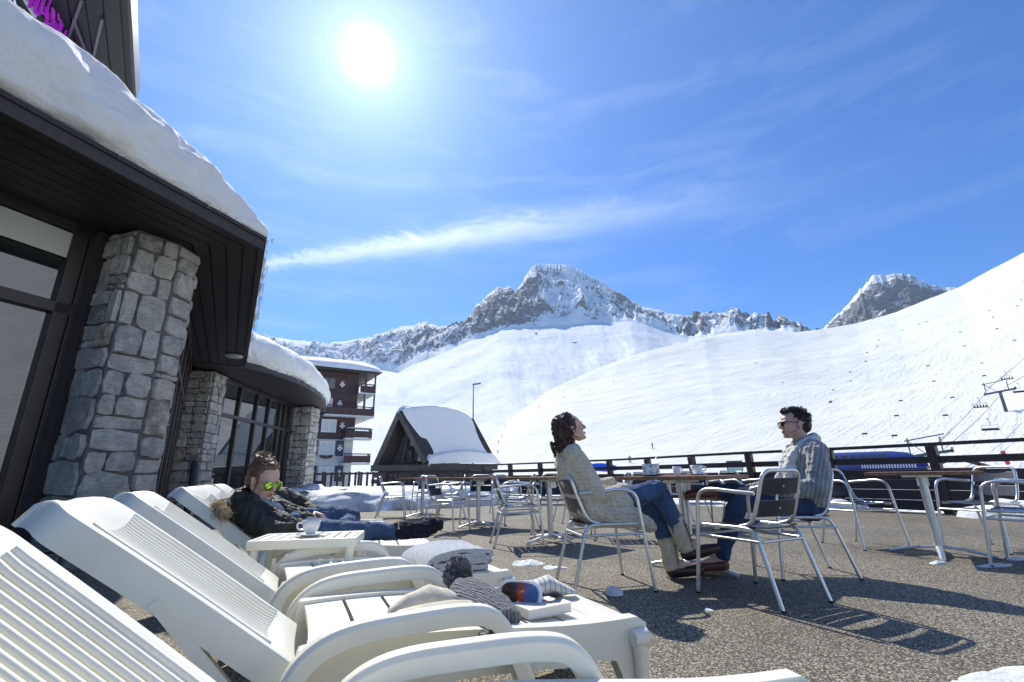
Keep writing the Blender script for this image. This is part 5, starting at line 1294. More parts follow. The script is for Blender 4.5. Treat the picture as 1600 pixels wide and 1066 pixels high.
def f_lens(T, b):
    g = T.xyz(T.obj(), 0); T.link(T.ramp(T.rng(g, -.08, .08), [(0, (.10, .07, .06)), (.4, (.10, .08, .08)), (.55, (.75, .12, .04)), (.7, (.3, .15, .2)), (1, (.12, .22, .25))]), b.inputs['Base Color']); b.inputs['Metallic'].default_value = .8; b.inputs['Roughness'].default_value = .06
m = MB(); a = gline(.87); vs = [GM @ Vector((x, -.008+1.98*x*x-.0, z)) for x, z in a]; ct = GM @ Vector((0, -.010, .004)); m.add(vs+[ct], [(i, (i+1) % len(vs), len(vs)) for i in range(len(vs))], True); m.build('lens', mat('mirror_lens', fn=f_lens), gg)
m = MB(); m.tube([(.085, .02, .05), (.12, .05, .055), (.13, .09, .04), (.09, .12, .03)], [.018, .02, .022, .02], 8, flat=.3); m.build('strap', mat('black_strap', (.03, .03, .04), .8), gg); m = MB(); m.tube([(-.085, .02, .055), (-.11, .05, .05), (-.08, .1, .03)], .017, 8, flat=.35); m.build('strap', mat('black_strap', (.03, .03, .04), .8), gg)
# book
bk = empty('paperback_book', tuple(LP(1, .83, .215, sz-.004)), LG[1][1]+.12, 'pale paperback book lying closed under the goggles', 'book')
m = MB(); m.box((0, 0, .016), (.185, .118, .026)); m.build('pages', mat('page_paper', (.72, .70, .64), .9), bk)
m = MB(); m.box((.002, 0, .031), (.192, .124, .002)); m.box((.002, 0, .0015), (.192, .124, .002)); m.box((-.0945, 0, .016), (.002, .124, .031)); m.build('cover', mat('cream_cover', (.78, .74, .70), .55), bk)
m = MB()
for k, (w, z) in enumerate(((.05, .02), (.075, .008), (.035, -.03))): m.box((.02, z, .0325), (.006, w*.5, .0006)) if False else m.box((.01+z, 0, .0324), (.004, w, .0008))
m.build('print_line', mat('red_print', (.55, .2, .18), .7), bk)
# striped scarf / mitten under the hat
def f_stripe(T, b): g = T.wave(7, T.obj(), 0, 'X'); T.link(T.ramp(g, [(.3, (.70, .68, .62)), (.5, (.18, .18, .18)), (.75, (.60, .60, .58))]), b.inputs['Base Color']); b.inputs['Roughness'].default_value = .9
sf = empty('striped_scarf', tuple(LP(1, .93, .46, sz-.01)), LG[1][1]-.2, 'cream and grey striped scarf bunched behind the book', 'scarf')
lump('cloth', [((-.14, -.02, .012), .03, .012, Y_, Z_), ((-.07, 0, .03), .06, .028, Y_, Z_), ((0, .01, .03), .055, .03, Y_, Z_), ((.06, .02, .038), .05, .036, Y_, Z_), ((.12, .0, .02), .045, .02, Y_, Z_), ((.17, -.03, .008), .03, .008, Y_, Z_)], mat('striped_wool', fn=f_stripe), sf, 8, .012)
mt_ = empty('cream_mittens', tuple(LP(1, .37, .12, seat_z(.36)-.012)), LG[1][1], 'pair of cream fleece mittens with maroon lining under the armrest', 'mittens')
M_cream = mat('cream_fleece', (.66, .60, .46), .95, noise=(20, .15), bump=(60, .6, .004)); M_mar = mat('maroon_lining', (.16, .02, .04), .9)
lump('mitten', [((-.16, -.05, .02), .03, .02, Y_, Z_), ((-.09, -.05, .035), .055, .034, Y_, Z_), ((0, -.03, .04), .06, .036, Y_, Z_), ((.09, -.01, .038), .05, .034, Y_, Z_), ((.15, 0, .03), .04, .026, Y_, Z_)], M_cream, mt_, 4, .009)
lump('mitten', [((-.10, .10, .02), .03, .02, Y_, Z_), ((-.04, .12, .045), .05, .035, Y_, Z_), ((.04, .14, .055), .05, .038, Y_, Z_), ((.12, .15, .04), .045, .03, Y_, Z_), ((.17, .15, .03), .02, .02, Y_, Z_)], M_cream, mt_, 6, .009)
lump('lining', [((.13, -.02, .022), .038, .020, Y_, Z_), ((.18, -.03, .022), .042, .021, Y_, Z_), ((.22, -.03, .018), .036, .016, Y_, Z_)], M_mar, mt_, 2, .004)
lump('lining', [((-.22, -.05, .02), .045, .02, Y_, Z_), ((-.16, -.05, .024), .04, .024, Y_, Z_)], M_mar, mt_, 2, .004)
# small snow clods on the terrace
for k, (x, y, w, h, L) in enumerate(((.12, 4.55, .10, .03, .30), (.35, 4.35, .08, .02, .22), (.66, 3.42, .06, .035, .12), (-.62, 2.55, .10, .05, .18), (3.60, 4.28, .05, .02, .16), (3.95, 4.15, .06, .025, .34), (1.13, 3.02, .03, .01, .05), (1.95, 2.0, .16, .02, .7), (4.4, 4.4, .05, .02, .2), (-.35, 2.95, .1, .05, .2))):
    o = heap('snow_clod', [(x-L/2, y-L*.1, 0), (x, y, 0), (x+L/2, y+L*.12, 0)], w*2, h, 40+k, amp=.5, nu=8)
    o['kind'] = 'stuff'
heap('snow_heap', [(-4.4, 4.05), (-3.9, 3.2), (-3.6, 2.4)], 1.2, .62, 77)
heap('snow_heap', [(-8.0, 17.2), (-7.0, 16.4), (-6.3, 15.0), (-6.0, 13.5)], 1.3, .5, 79)
# tall dark pole against the second pillar
m = MB(); m.tube([(-4.25, 6.3, 0), (-4.3, 6.35, .98)], .045, 12); m.tube([(-4.3, 6.35, .98), (-4.3, 6.35, 1.03)], [.05, .02], 12); o = m.build('folded_parasol', mat('dark_blue_canvas', (.02, .025, .04), .8)); tag(o, 'dark folded parasol standing upright by the glazing behind the loungers', 'parasol')
# ================================================================== people
def f_skin(T, b):
    o = T.obj(); T.link(T.mixc(T.noise(18, 4, coord=o), (.58, .34, .25), (.68, .44, .34)), b.inputs['Base Color']); b.inputs['Roughness'].default_value = .5; b.inputs['Subsurface Weight'].default_value = .12; b.inputs['Subsurface Radius'].default_value = (.01, .004, .002)
M_skin = mat('skin', fn=f_skin)
def f_denim(T, b):
    o = T.obj(); T.link(T.mixc(T.rng(T.noise(7, 6, .65, coord=o), .3, .7), (.028, .055, .115), (.075, .135, .24)), b.inputs['Base Color']); b.inputs['Roughness'].default_value = .85
    n = T.bump(T.noise(16, 5, .6, coord=T.map(o, (1, 1, 2.2)), dist=1.5), .6, .012); T.bump(T.noise(500, 2, coord=o), .3, .001, n)
M_denim = mat('blue_denim', fn=f_denim)
def f_ddenim(T, b):
    o = T.obj(); T.link(T.mixc(T.rng(T.noise(7, 6, .65, coord=o), .3, .7), (.02, .035, .085), (.04, .07, .15)), b.inputs['Base Color']); b.inputs['Roughness'].default_value = .85; T.bump(T.noise(16, 5, .6, coord=o, dist=1.5), .6, .012)
M_ddenim = mat('dark_denim', fn=f_ddenim)
def f_cardi(T, b):
    o = T.obj(); u = T.map(o, (1, 1, 1)); v = T.vor(46, T.map(o, (1.25, 1.25, .8)), rnd=.3); h = T.rng(v, .15, .62, 0, 1)
    T.link(T.mixc(h, (.12, .11, .09), (.62, .58, .47)), b.inputs['Base Color']); h2 = T.math('SUBTRACT', 1, v)
    T.link(T.mixc(T.rng(v, .0, .33), (.07, .06, .045), (.60, .54, .41)), b.inputs['Base Color']); T.bump(v, 1, .01); b.inputs['Roughness'].default_value = .95; b.inputs['Sheen Weight'].default_value = .4
M_cardi = mat('cream_open_knit', fn=f_cardi)
def f_rib(T, b):
    o = T.obj(); w = T.wave(11, T.map(o, (1, 1, 1), (0, R(18), R(20))), 1.2, 'X', dscale=.6)
    T.link(T.mixc(w, (.22, .225, .23), (.33, .335, .335)), b.inputs['Base Color']); T.bump(w, .6, .006); b.inputs['Roughness'].default_value = .95; b.inputs['Sheen Weight'].default_value = .3
M_rib = mat('grey_rib_knit', fn=f_rib)
M_scarf = mat('cream_scarf_wool', (.68, .67, .60), .95, noise=(14, .15), bump=(40, .8, .006))
M_parka = mat('olive_black_parka', (.022, .024, .016), .7, noise=(8, .35), bump=(14, .6, .012))
M_top_grey = mat('grey_jersey', (.28, .30, .33), .9, noise=(12, .2), bump=(20, .5, .006))
M_boot = mat('beige_boot_suede', (.62, .53, .38), .95, noise=(14, .2), bump=(50, .6, .004))
M_leather = mat('dark_brown_leather', (.035, .018, .012), .45, noise=(12, .4), bump=(60, .4, .002))
M_bleather = mat('brown_leather', (.13, .04, .02), .45, noise=(12, .3))
M_sole = mat('tan_sole', (.22, .16, .09), .8); M_furboot = mat('black_sheepskin_boot', (.012, .012, .02), .95, noise=(30, .5), bump=(60, 1, .01))
M_hair1 = mat('dark_brown_hair', (.055, .028, .017), .42, noise=(30, .5)); M_hair2 = mat('near_black_hair', (.022, .014, .010), .5, noise=(30, .4)); M_hair3 = mat('light_brown_hair', (.13, .07, .032), .45, noise=(30, .5))
M_fur = mat('tan_fur', (.58, .44, .26), .9, noise=(40, .5)); M_red = mat('burgundy_plaid', (.20, .025, .05), .85)
M_lace = mat('black_lace', (.02, .02, .02), .8); M_lip = mat('lip', (.38, .13, .11), .5); M_metal = mat('metal_snap', (.6, .6, .55), .3, 1)
def cap_(m, a, b, ra, rb, n=14, fy=1, k=5):
    """tapered capsule"""
    a = Vector(a); b = Vector(b); t = (b-a); L = t.length
    if L < 1e-5: t = Vector((0, 0, 1)); L = 1e-5
    t = t.normalized(); u = t.cross(Vector((0, 0, 1)));
    if u.length < .1: u = t.cross(Vector((0, 1, 0)))
    u.normalize(); v = t.cross(u); rs = []
    for i in range(k): th = math.pi/2*(1-i/k); rs.append((a-t*ra*math.sin(th), max(ra*math.cos(th), 1e-4)))
    rs.append((a, ra)); rs.append((b, rb))
    for i in range(1, k+1): th = math.pi/2*i/k; rs.append((b+t*rb*math.sin(th), max(rb*math.cos(th), 1e-4)))
    m.rings([[c+u*r*math.cos(2*math.pi*j/n)+v*r*fy*math.sin(2*math.pi*j/n) for j in range(n)] for c, r in rs], True, True)
def chain(m, pts, rad, n=14):
    for i in range(len(pts)-1): cap_(m, pts[i], pts[i+1], rad[i], rad[i+1], n)
def ell(m, c, r, M=None, n=16):
    c = Vector(c); rs = []
    for i in range(1, n): th = math.pi*i/n; rs.append([c+Vector((r[0]*math.sin(th)*math.cos(2*math.pi*j/n), r[1]*math.sin(th)*math.sin(2*math.pi*j/n), -r[2]*math.cos(th))) for j in range(n)])
    m.rings(rs, True, True, M)
def loft(m, secs, n=24, M=None):
    """(centre, rx, ry, tilt vector of local x, local y)"""
    rs = []
    for c, rx, ry in secs:
        c = Vector(c); rs.append([c+Vector((rx*math.cos(2*math.pi*j/n), ry*math.sin(2*math.pi*j/n), 0)) for j in range(n)])
    m.rings(rs, True, True, M)
def solid(m, name, mt, parent, vox=.005, smooth=4, amp=0, freq=8, seed=1, amp2=0):
    me = bpy.data.meshes.new('t'); me.from_pydata(m.v, [], m.f); me.update(); o = bpy.data.objects.new('t', me); C.objects.link(o)
    r = o.modifiers.new('r', 'REMESH'); r.mode = 'VOXEL'; r.voxel_size = vox; s = o.modifiers.new('s', 'SMOOTH'); s.factor = .5; s.iterations = smooth
    bpy.context.view_layer.update(); e = o.evaluated_get(bpy.context.evaluated_depsgraph_get()); nm = bpy.data.meshes.new_from_object(e); bpy.data.objects.remove(o)
    nv = len(nm.vertices); co = np.empty(nv*3, np.float32); nm.vertices.foreach_get('co', co); co = co.reshape(-1, 3)
    if amp:
        no = np.empty(nv*3, np.float32); nm.vertices.foreach_get('normal', no); no = no.reshape(-1, 3)
        d = fbm(co*freq, 4, seed, ridged=True, gain=.5)*amp; co = co+no*(d[:, None]-amp*.3)
        nm.vertices.foreach_set('co', co.reshape(-1).astype(np.float32))
    nm.materials.clear(); nm.materials.append(mt); nm.polygons.foreach_set('use_smooth', [True]*len(nm.polygons)); nm.update()
    out = bpy.data.objects.new(name, nm); C.objects.link(out)
    if parent is not None: out.parent = parent
    return out
def frame(c, fwd, up=(0, 0, 1), s=1.0):
    f = Vector(fwd).normalized(); l = Vector(up).cross(f).normalized(); u = f.cross(l); return Matrix.Translation(Vector(c)) @ Matrix((f, l, u)).transposed().to_4x4() @ Matrix.Scale(s, 4)
def head_prims(m, H, male=False):
    P = lambda *a: tuple(H @ Vector(a)); k = H.to_scale()[0]
    q = MB(); ell(q, (-.018, 0, .030), (.098, .077, .090))
    secs = []
    for z, f, hw, bk in ((.075, .066, .052, -.03), (.045, .084, .060, -.03), (.015, .083, .063, -.03), (-.015, .083, .063, -.03), (-.04, .082, .058, -.03), (-.065, .081, .051, -.025), (-.085, .079, .042, -.01), (-.103, .074, .030, .01), (-.112, .066, .018, .02)):
        if male and z < -.03: hw += .006
        secs.append((((f+bk)/2, 0, z), (f-bk)/2, hw))
    loft(q, secs)
    ell(q, (.072, 0, -.097), (.018, .020, .016)); 
    for s in (-1, 1):
        ell(q, (.060, s*.036, -.022), (.026, .022, .024)); ell(q, (.078, s*.029, .020), (.012, .020, .007)); ell(q, (.098, s*.010, -.034), (.009, .007, .007))
        ell(q, (-.012, s*.077, -.008), (.017, .008, .030)); ell(q, (-.018, s*.082, .006), (.016, .006, .018)); ell(q, (.072, s*.031, .000), (.012, .014, .010))
        cap_(q, (-.02, s*.062, -.045), (.05, s*.035, -.092), .016, .014)
    cap_(q, (.086, 0, .016), (.108, 0, -.026), .008, .0115); ell(q, (.107, 0, -.029), (.010, .010, .008))
    for zz, r_ in ((-.060, .0055), (-.0705, .0065)):
        cap_(q, (.081, -.018, zz-.001), (.090, 0, zz), r_*.7, r_); cap_(q, (.081, .018, zz-.001), (.090, 0, zz), r_*.7, r_)
    m.add([tuple(H @ Vector(v)) for v in q.v], q.f, True)
def lips(H, par):
    q = MB()
    for zz, r_ in ((-.0605, .0052), (-.070, .006)):
        for s in (-1, 1): cap_(q, (.0825, s*.017, zz-.001), (.0925, 0, zz), r_*.55, r_, 8)
    m = MB(); m.add([tuple(H @ Vector(v)) for v in q.v], q.f, True); m.build('lips', M_lip, par)
def hand(m, w, d, pn, side=1, curl=.9, s=1.0, spread=.18):
    """w wrist, d pointing dir, pn palm normal (towards what is held)"""
    d = Vector(d).normalized(); pn = Vector(pn); pn = (pn-d*pn.dot(d)).normalized(); l = d.cross(pn).normalized()*side; w = Vector(w)
    for k, off in enumerate((-.028, -.009, .010, .028)): cap_(m, w+d*.012*s+l*off*.7*s, w+d*.082*s+l*off*s, .014*s, .0115*s, 10)
    lens = (.066, .078, .072, .056)
    for k, off in enumerate((.030, .010, -.010, -.029)):
        p = w+d*.084*s+l*off*s; dd = (d+l*off*spread*8).normalized(); L = lens[k]*s; a = .25
        for j, f in enumerate((.45, .32, .23)):
            a += curl*(.35 if j == 0 else .5); dirn = dd*math.cos(a)+pn*math.sin(a); q = p+dirn*L*f; cap_(m, p, q, (.0088-.0009*j)*s, (.0082-.0011*j)*s, 8, k=3); p = q
    p = w+d*.03*s+l*.030*s; q = p+(d*.6+l*.75+pn*.3).normalized()*.04*s; cap_(m, p, q, .0125*s, .0105*s, 10); r_ = q+(d*.9+l*.1+pn*.45).normalized()*.032*s; cap_(m, q, r_, .010*s, .0085*s, 10)
def strands(name, mt, par, roots, n, rnd, fn, r=.003, seg=7, taper=.3):
    m = MB()
    for k in range(n):
        pts = fn(rnd, k)
        m.tube(pts, [r*(1-(1-taper)*i/(len(pts)-1)) for i in range(len(pts))], 5)
    return m.build(name, mt, par)
def boot_(m, top, ankle, heel, toe, rt=.062, ra=.05):
    cap_(m, top, ankle, rt, ra, 18); cap_(m, ankle, heel, ra, .036, 16)
# ---------------------------------------------------------------- woman in the cream cardigan
def woman():
    base = Matrix.Translation((.70, 3.70, 0)) @ Matrix.Rotation(R(10), 4, 'Z')
    H = frame((-.245, 0, 1.125), (1, 0, .34), s=1.0)
    m = MB(); head_prims(m, H)
    chain(m, [(-.262, 0, 1.06), (-.275, 0, .96)], [.046, .05]); chain(m, [(-.275, 0, .955), (-.24, 0, .80), (-.16, 0, .62), (-.10, 0, .53)], [.07, .11, .10, .12])
    chain(m, [(-.275, -.13, .93), (-.275, .13, .93)], [.055, .055])
    RA = [(-.285, -.155, .915), (-.15, -.205, .62), (.09, -.11, .655)]; LA = [(-.275, .165, .915), (-.12, .25, .64), (.10, .04, .70)]
    chain(m, RA, [.045, .038, .026]); chain(m, LA, [.045, .038, .026])
    hand(m, RA[2], (1, .45, .05), (0, .2, -1), 1, .5); hand(m, LA[2], (1, -.5, -.25), (.1, 0, -1), -1, .55)
    RL = [(-.08, -.10, .51), (.415, -.045, .655), (.585, -.03, .26)]; LL_ = [(-.08, .10, .50), (.43, .085, .515), (.50, .06, .13)]
    for L_ in (RL, LL_): chain(m, L_, [.085, .055, .04])
    chain(m, [RL[2], (.80, -.03, .185)], [.036, .03]); chain(m, [LL_[2], (.70, .06, .06)], [.036, .03])
    body = solid(m, 'person', M_skin, None, .0042, 3); body.matrix_world = base
    tag(body, 'woman in a cream knitted cardigan and jeans, leaning back with her legs crossed', 'person')
    B_ = body; lips(H, B_)
    for s in (-1, 1): q = MB(); q.tube([H @ Vector((.0855, s*.016, -.003)), H @ Vector((.0885, s*.028, -.008)), H @ Vector((.080, s*.043, -.004))], .0018, 5); q.build('eyelashes', M_hair1, B_); q = MB(); q.tube([H @ Vector((.092, s*.013, .022)), H @ Vector((.0925, s*.030, .029)), H @ Vector((.082, s*.046, .022))], .0026, 5); q.build('eyebrow', M_hair1, B_)
    # cardigan
    m = MB()
    chain(m, [(-.28, 0, .945), (-.265, 0, .86), (-.22, 0, .74), (-.15, 0, .60), (-.10, 0, .53)], [.085, .12, .12, .12, .125])
    chain(m, [(-.28, -.15, .925), (-.28, .15, .925)], [.066, .066]); chain(m, [(-.26, -.09, .85), (-.15, -.11, .55)], [.10, .11]); chain(m, [(-.26, .09, .85), (-.15, .11, .55)], [.10, .11])
    chain(m, [(-.28, -.155, .915), (-.20, -.19, .76), (-.135, -.20, .63)], [.066, .062, .058]); chain(m, [(-.135, -.20, .63), (-.02, -.155, .64), (.075, -.115, .655)], [.06, .054, .046])
    chain(m, [(-.275, .17, .915), (-.12, .25, .65), (.075, .06, .70)], [.066, .06, .044])
    # skirts of the cardigan hanging over thigh and seat
    chain(m, [(-.12, -.10, .53), (-.02, -.10, .56), (.08, -.11, .55)], [.115, .105, .085]); chain(m, [(-.12, -.10, .51), (.0, -.145, .48), (.14, -.15, .47), (.25, -.14, .42)], [.10, .078, .072, .05]); chain(m, [(.10, -.155, .50), (.27, -.15, .41)], [.058, .045]); chain(m, [(-.12, .15, .5), (.12, .17, .5)], [.1, .07])
    chain(m, [(.04, -.12, .62), (.12, -.08, .655)], [.055, .045])
    solid(m, 'cardigan', M_cardi, B_, .0055, 6, .010, 9, 5)
    # burgundy scarf / shirt front edge
    m = MB(); chain(m, [(-.262, -.045, 1.0), (-.215, -.035, .975), (-.165, -.02, .90), (-.105, -.015, .80)], [.022, .02, .013, .009]); chain(m, [(-.29, -.055, .995), (-.31, .0, 1.0), (-.29, .055, .995), (-.23, .04, .985)], [.02]*4); solid(m, 'collar', M_red, B_, .0045, 3, .003, 20)
    m = MB(); chain(m, [(.09, -.11, .60), (.15, -.12, .56), (.18, -.13, .60)], [.02, .022, .012]); solid(m, 'plaid_cuff', M_red, B_, .004, 2, .004, 25)
    # jeans
    m = MB(); chain(m, [(-.08, -.07, .53), (-.08, .08, .52)], [.105, .105]); chain(m, [(-.06, -.09, .54), (.18, -.07, .60), (.415, -.045, .655)], [.082, .083, .068]); chain(m, [(.415, -.045, .655), (.50, -.038, .47), (.555, -.032, .34)], [.068, .062, .048])
    chain(m, [(-.08, .10, .515), (.43, .085, .52)], [.098, .066]); chain(m, [(.43, .085, .52), (.475, .07, .33), (.495, .06, .20)], [.066, .058, .046]); solid(m, 'jeans', M_denim, B_, .005, 5, .007, 11, 9)
    # boots
    for nm, an, top, heel, toe, up in (('boot', (.590, -.03, .235), (.540, -.033, .40), (.600, -.03, .185), (.845, -.03, .215), (.0, 0, 1)), ('boot', (.505, .06, .10), (.500, .06, .235), (.515, .06, .055), (.745, .06, .055), (0, 0, 1))):
        m = MB(); cap_(m, top, an, .066, .055, 18); cap_(m, an, (Vector(an)+(Vector(toe)-Vector(heel))*.35), .05, .042, 16); b1 = solid(m, nm, M_boot, B_, .0045, 3, .003, 20, 3)
        m = MB(); cap_(m, heel, Vector(heel).lerp(Vector(toe), .5), .046, .047, 16, ); cap_(m, Vector(heel).lerp(Vector(toe), .5), toe, .047, .036, 16); b2 = solid(m, 'shoe_rubber', M_leather, B_, .0045, 3); b2.parent = b1
        m = MB(); T_ = Vector(top); A_ = Vector(an); ax = (A_-T_); f = Vector((1, 0, .15)).normalized()
        for j in range(6):
            p = T_+ax*(.05+.17*j)+f*(.068-.002*j); p2 = T_+ax*(.05+.17*(j+1))+f*(.067-.002*j); s = .026*(1 if j % 2 else -1)
            m.tube([p+Vector((0, -s-.012, 0)), p2+Vector((.002, s-.012, 0))], .0028, 5); m.tube([p+Vector((0, s-.012, 0)), p2+Vector((.002, -s-.012, 0))], .0028, 5)
        m.tube([T_+Vector((.03, -.062, .03)), A_+Vector((.04, -.056, 0))], .003, 5)
        l_ = m.build('laces', M_lace, B_); l_.parent = b1
        m = MB(); chain(m, [T_+Vector((-.03, -.04, .035)), T_+Vector((.04, -.035, .045))], [.022, .022]); chain(m, [T_+Vector((-.05, .0, .03)), T_+Vector((.05, .01, .045))], [.03, .026]); c_ = solid(m, 'boot_cuff', M_scarf if False else M_boot, B_, .005, 2, .006, 30); c_.parent = b1
    # hair
    rnd = random.Random(2); m = MB(); q = MB(); ell(q, (-.045, 0, .045), (.098, .089, .092)); ell(q, (-.085, 0, -.02), (.068, .084, .085)); ell(q, (-.115, 0, -.10), (.056, .078, .070)); ell(q, (-.118, 0, -.13), (.05, .065, .045)); m.add([tuple(H @ Vector(v)) for v in q.v], q.f, True)
    hb = solid(m, 'hair', M_hair1, B_, .005, 3, .010, 24, 4)
    m = MB()
    for k in range(330):
        a = rnd.uniform(-2.6, 2.6); z = rnd.uniform(-.11, .13); rr = .092 if z > -.02 else .085
        c = Vector((-.045-.05*max(0, .05-z)*4*.25, 0, 0)); sx = math.sqrt(max(.05, 1-(max(0, z-.045)/.095)**2)); ang = math.pi+a
        p = Vector((-.05+(-.055 if z < -.04 else 0)*1.0+rr*sx*math.cos(ang)*1.02, rr*.95*sx*math.sin(ang), z))
        if p.x > .035 and z < .075: continue
        if abs(p.y) > .05 and p.x > -.03 and z < -.0: continue
        pts = []; ph = rnd.uniform(0, 6.28); L = rnd.uniform(.03, .07)
        for j in range(8):
            u = j/7; pts.append(H @ (p+Vector((math.cos(ph+u*7)*.009-.012*u, math.sin(ph+u*7)*.009, -L*u)))); 
        m.tube(pts, [.0045, .006, .006, .006, .005, .0045, .003, .0015], 5)
    m.build('curls', M_hair1, hb)
    return body
woman()
# ---------------------------------------------------------------- man in the grey jumper
def man():
    base = Matrix.Translation((2.28, 3.98, 0)) @ Matrix.Rotation(R(172), 4, 'Z')
    H = frame((-.115, 0, 1.16), (1, .12, .02), s=1.05)
    m = MB(); head_prims(m, H, True)
    chain(m, [(-.145, 0, 1.09), (-.165, 0, .97)], [.056, .06]); chain(m, [(-.165, 0, .95), (-.14, 0, .80), (-.11, 0, .62), (-.10, 0, .53)], [.08, .13, .12, .13]); chain(m, [(-.17, -.15, .95), (-.17, .15, .95)], [.06, .06])
    LA = [(-.175, .19, .93), (-.10, .27, .66), (.26, .17, .635)]; RA = [(-.165, -.19, .93), (-.08, -.26, .66), (.28, -.10, .63)]
    chain(m, LA, [.05, .042, .03]); chain(m, RA, [.05, .042, .03]); hand(m, LA[2], (1, -.15, .12), (.1, -.3, -1), -1, .75, 1.08); hand(m, RA[2], (1, .2, .1), (0, 0, -1), 1, .7, 1.08)
    NL = [(-.08, .11, .50), (.46, .15, .535), (.64, .12, .12)]; FL = [(-.08, -.11, .51), (.42, -.15, .60), (.66, .10, .625)]
    for L_ in (NL, FL): chain(m, L_, [.09, .06, .042])
    chain(m, [NL[2], (.84, .12, .05)], [.04, .032]); chain(m, [FL[2], (.80, .14, .60)], [.04, .035])
    body = solid(m, 'person', M_skin, None, .0044, 3); body.matrix_world = base
    tag(body, 'man in a grey ribbed jumper, cream scarf and dark sunglasses at the table', 'person'); B_ = body; lips(H, B_)
    m = MB()
    chain(m, [(-.17, 0, .95), (-.15, 0, .84), (-.12, 0, .70), (-.10, 0, .56)], [.10, .145, .148, .15]); chain(m, [(-.175, -.165, .945), (-.175, .165, .945)], [.075, .075]); chain(m, [(-.16, .10, .86), (-.11, .11, .58)], [.115, .12]); chain(m, [(-.16, -.10, .86), (-.11, -.11, .58)], [.115, .12])
    chain(m, [(-.175, .19, .935), (-.14, .25, .79), (-.10, .27, .66)], [.080, .078, .072]); chain(m, [(-.10, .27, .66), (.06, .235, .64), (.24, .175, .635)], [.072, .062, .048]); chain(m, [(-.165, -.19, .935), (-.08, -.26, .66), (.26, -.10, .63)], [.078, .07, .045])
    chain(m, [(-.02, .0, .62), (.06, .02, .60)], [.12, .08]); solid(m, 'jumper', M_rib, B_, .0055, 6, .012, 8, 15)
    m = MB(); chain(m, [(-.23, -.05, 1.03), (-.245, .03, 1.025), (-.19, .085, 1.0), (-.10, .085, .965), (-.05, .04, .93)], [.045, .048, .042, .036, .032]); chain(m, [(-.23, -.05, 1.03), (-.15, -.085, .99), (-.06, -.05, .95), (-.03, .0, .92)], [.045, .04, .034, .03]); chain(m, [(-.24, .04, .98), (-.26, .0, .99)], [.045, .045])
    chain(m, [(-.10, .09, .955), (-.02, .085, .87), (.015, .08, .78), (.03, .08, .70)], [.036, .04, .046, .042]); chain(m, [(-.05, .05, .93), (.02, .03, .83), (.05, .02, .72)], [.034, .04, .045]); solid(m, 'scarf', M_scarf, B_, .005, 3, .010, 14, 21)
    m = MB(); chain(m, [(-.09, -.08, .52), (-.09, .08, .52)], [.13, .13]); chain(m, [(-.08, .11, .52), (.46, .15, .54)], [.105, .075]); chain(m, [(.46, .15, .54), (.56, .135, .33), (.63, .12, .15)], [.075, .062, .055]); chain(m, [(-.08, -.11, .52), (.42, -.15, .60)], [.105, .075]); chain(m, [(.42, -.15, .60), (.62, .06, .625)], [.074, .056]); solid(m, 'jeans', M_ddenim, B_, .0055, 5, .008, 10, 31)
    for an, toe in (((.655, .10, .615), (.84, .155, .60)), ((.64, .12, .075), (.86, .12, .05))):
        m = MB(); cap_(m, an, Vector(an).lerp(Vector(toe), .5), .052, .046, 16); cap_(m, Vector(an).lerp(Vector(toe), .5), toe, .046, .034, 16); s_ = solid(m, 'shoe', M_bleather, B_, .0045, 3)
        m = MB(); a_ = Vector(an)+Vector((-.03, 0, -.048)); t_ = Vector(toe)+Vector((.02, 0, -.03)); m.bar(a_, t_, .085, .022); z_ = m.build('sole', M_sole, B_, .006); z_.parent = s_
    # sunglasses
    m = MB()
    for s in (-1, 1):
        m.tube([H @ Vector(p) for p in ((.100, s*.004, .012), (.098, s*.030, .018), (.086, s*.058, .014), (.03, s*.076, .008), (-.02, s*.080, .004))], .003, 6)
    g = m.build('sunglasses', mat('black_acetate', (.012, .012, .012), .15), B_); m = MB()
    for s in (-1, 1):
        rs = []; 
        for x_, k in ((.0, .9), (.003, 1.0), (.006, .9)): rs.append([H @ Vector((.094+x_-.20*(abs(.031+.024*k*math.cos(a)*1)-.031), s*(.031+.024*k*math.cos(a)), -.002+.018*k*math.sin(a))) for a in np.linspace(0, 2*math.pi, 18, endpoint=False)])
        m = MB(); m.rings(rs); l_ = m.build('lens', mat('dark_lens', (.01, .012, .012), .06, spec=.8), B_); l_.parent = g
    rnd = random.Random(9); m = MB(); q = MB(); ell(q, (-.040, 0, .048), (.096, .085, .086)); ell(q, (-.075, 0, -.005), (.055, .077, .07)); ell(q, (.02, 0, .105), (.058, .05, .032)); m.add([tuple(H @ Vector(v)) for v in q.v], q.f, True); hb = solid(m, 'hair', M_hair2, B_, .0045, 3, .007, 30, 8)
    m = MB()
    for k in range(420):
        d = Vector((rnd.gauss(0, 1), rnd.gauss(0, 1), rnd.gauss(.35, .8))).normalized()
        if d.z < -.45 or (d.x > .55 and d.z < .45): continue
        p = Vector((-.036+.094*d.x, .084*d.y, .048+.086*d.z)); dr = (d*.6+Vector((.5 if d.x > -.2 else -.1, 0, .25))).normalized(); L = rnd.uniform(.014, .030)
        m.tube([H @ (p-d*.006), H @ (p+dr*L*.6), H @ (p+dr*L+Vector((0, rnd.uniform(-.006, .006), -.004)))], [.0038, .003, .001], 5)
    m.build('tufts', M_hair2, hb)
    # short beard shadow along the jaw
    m = MB()
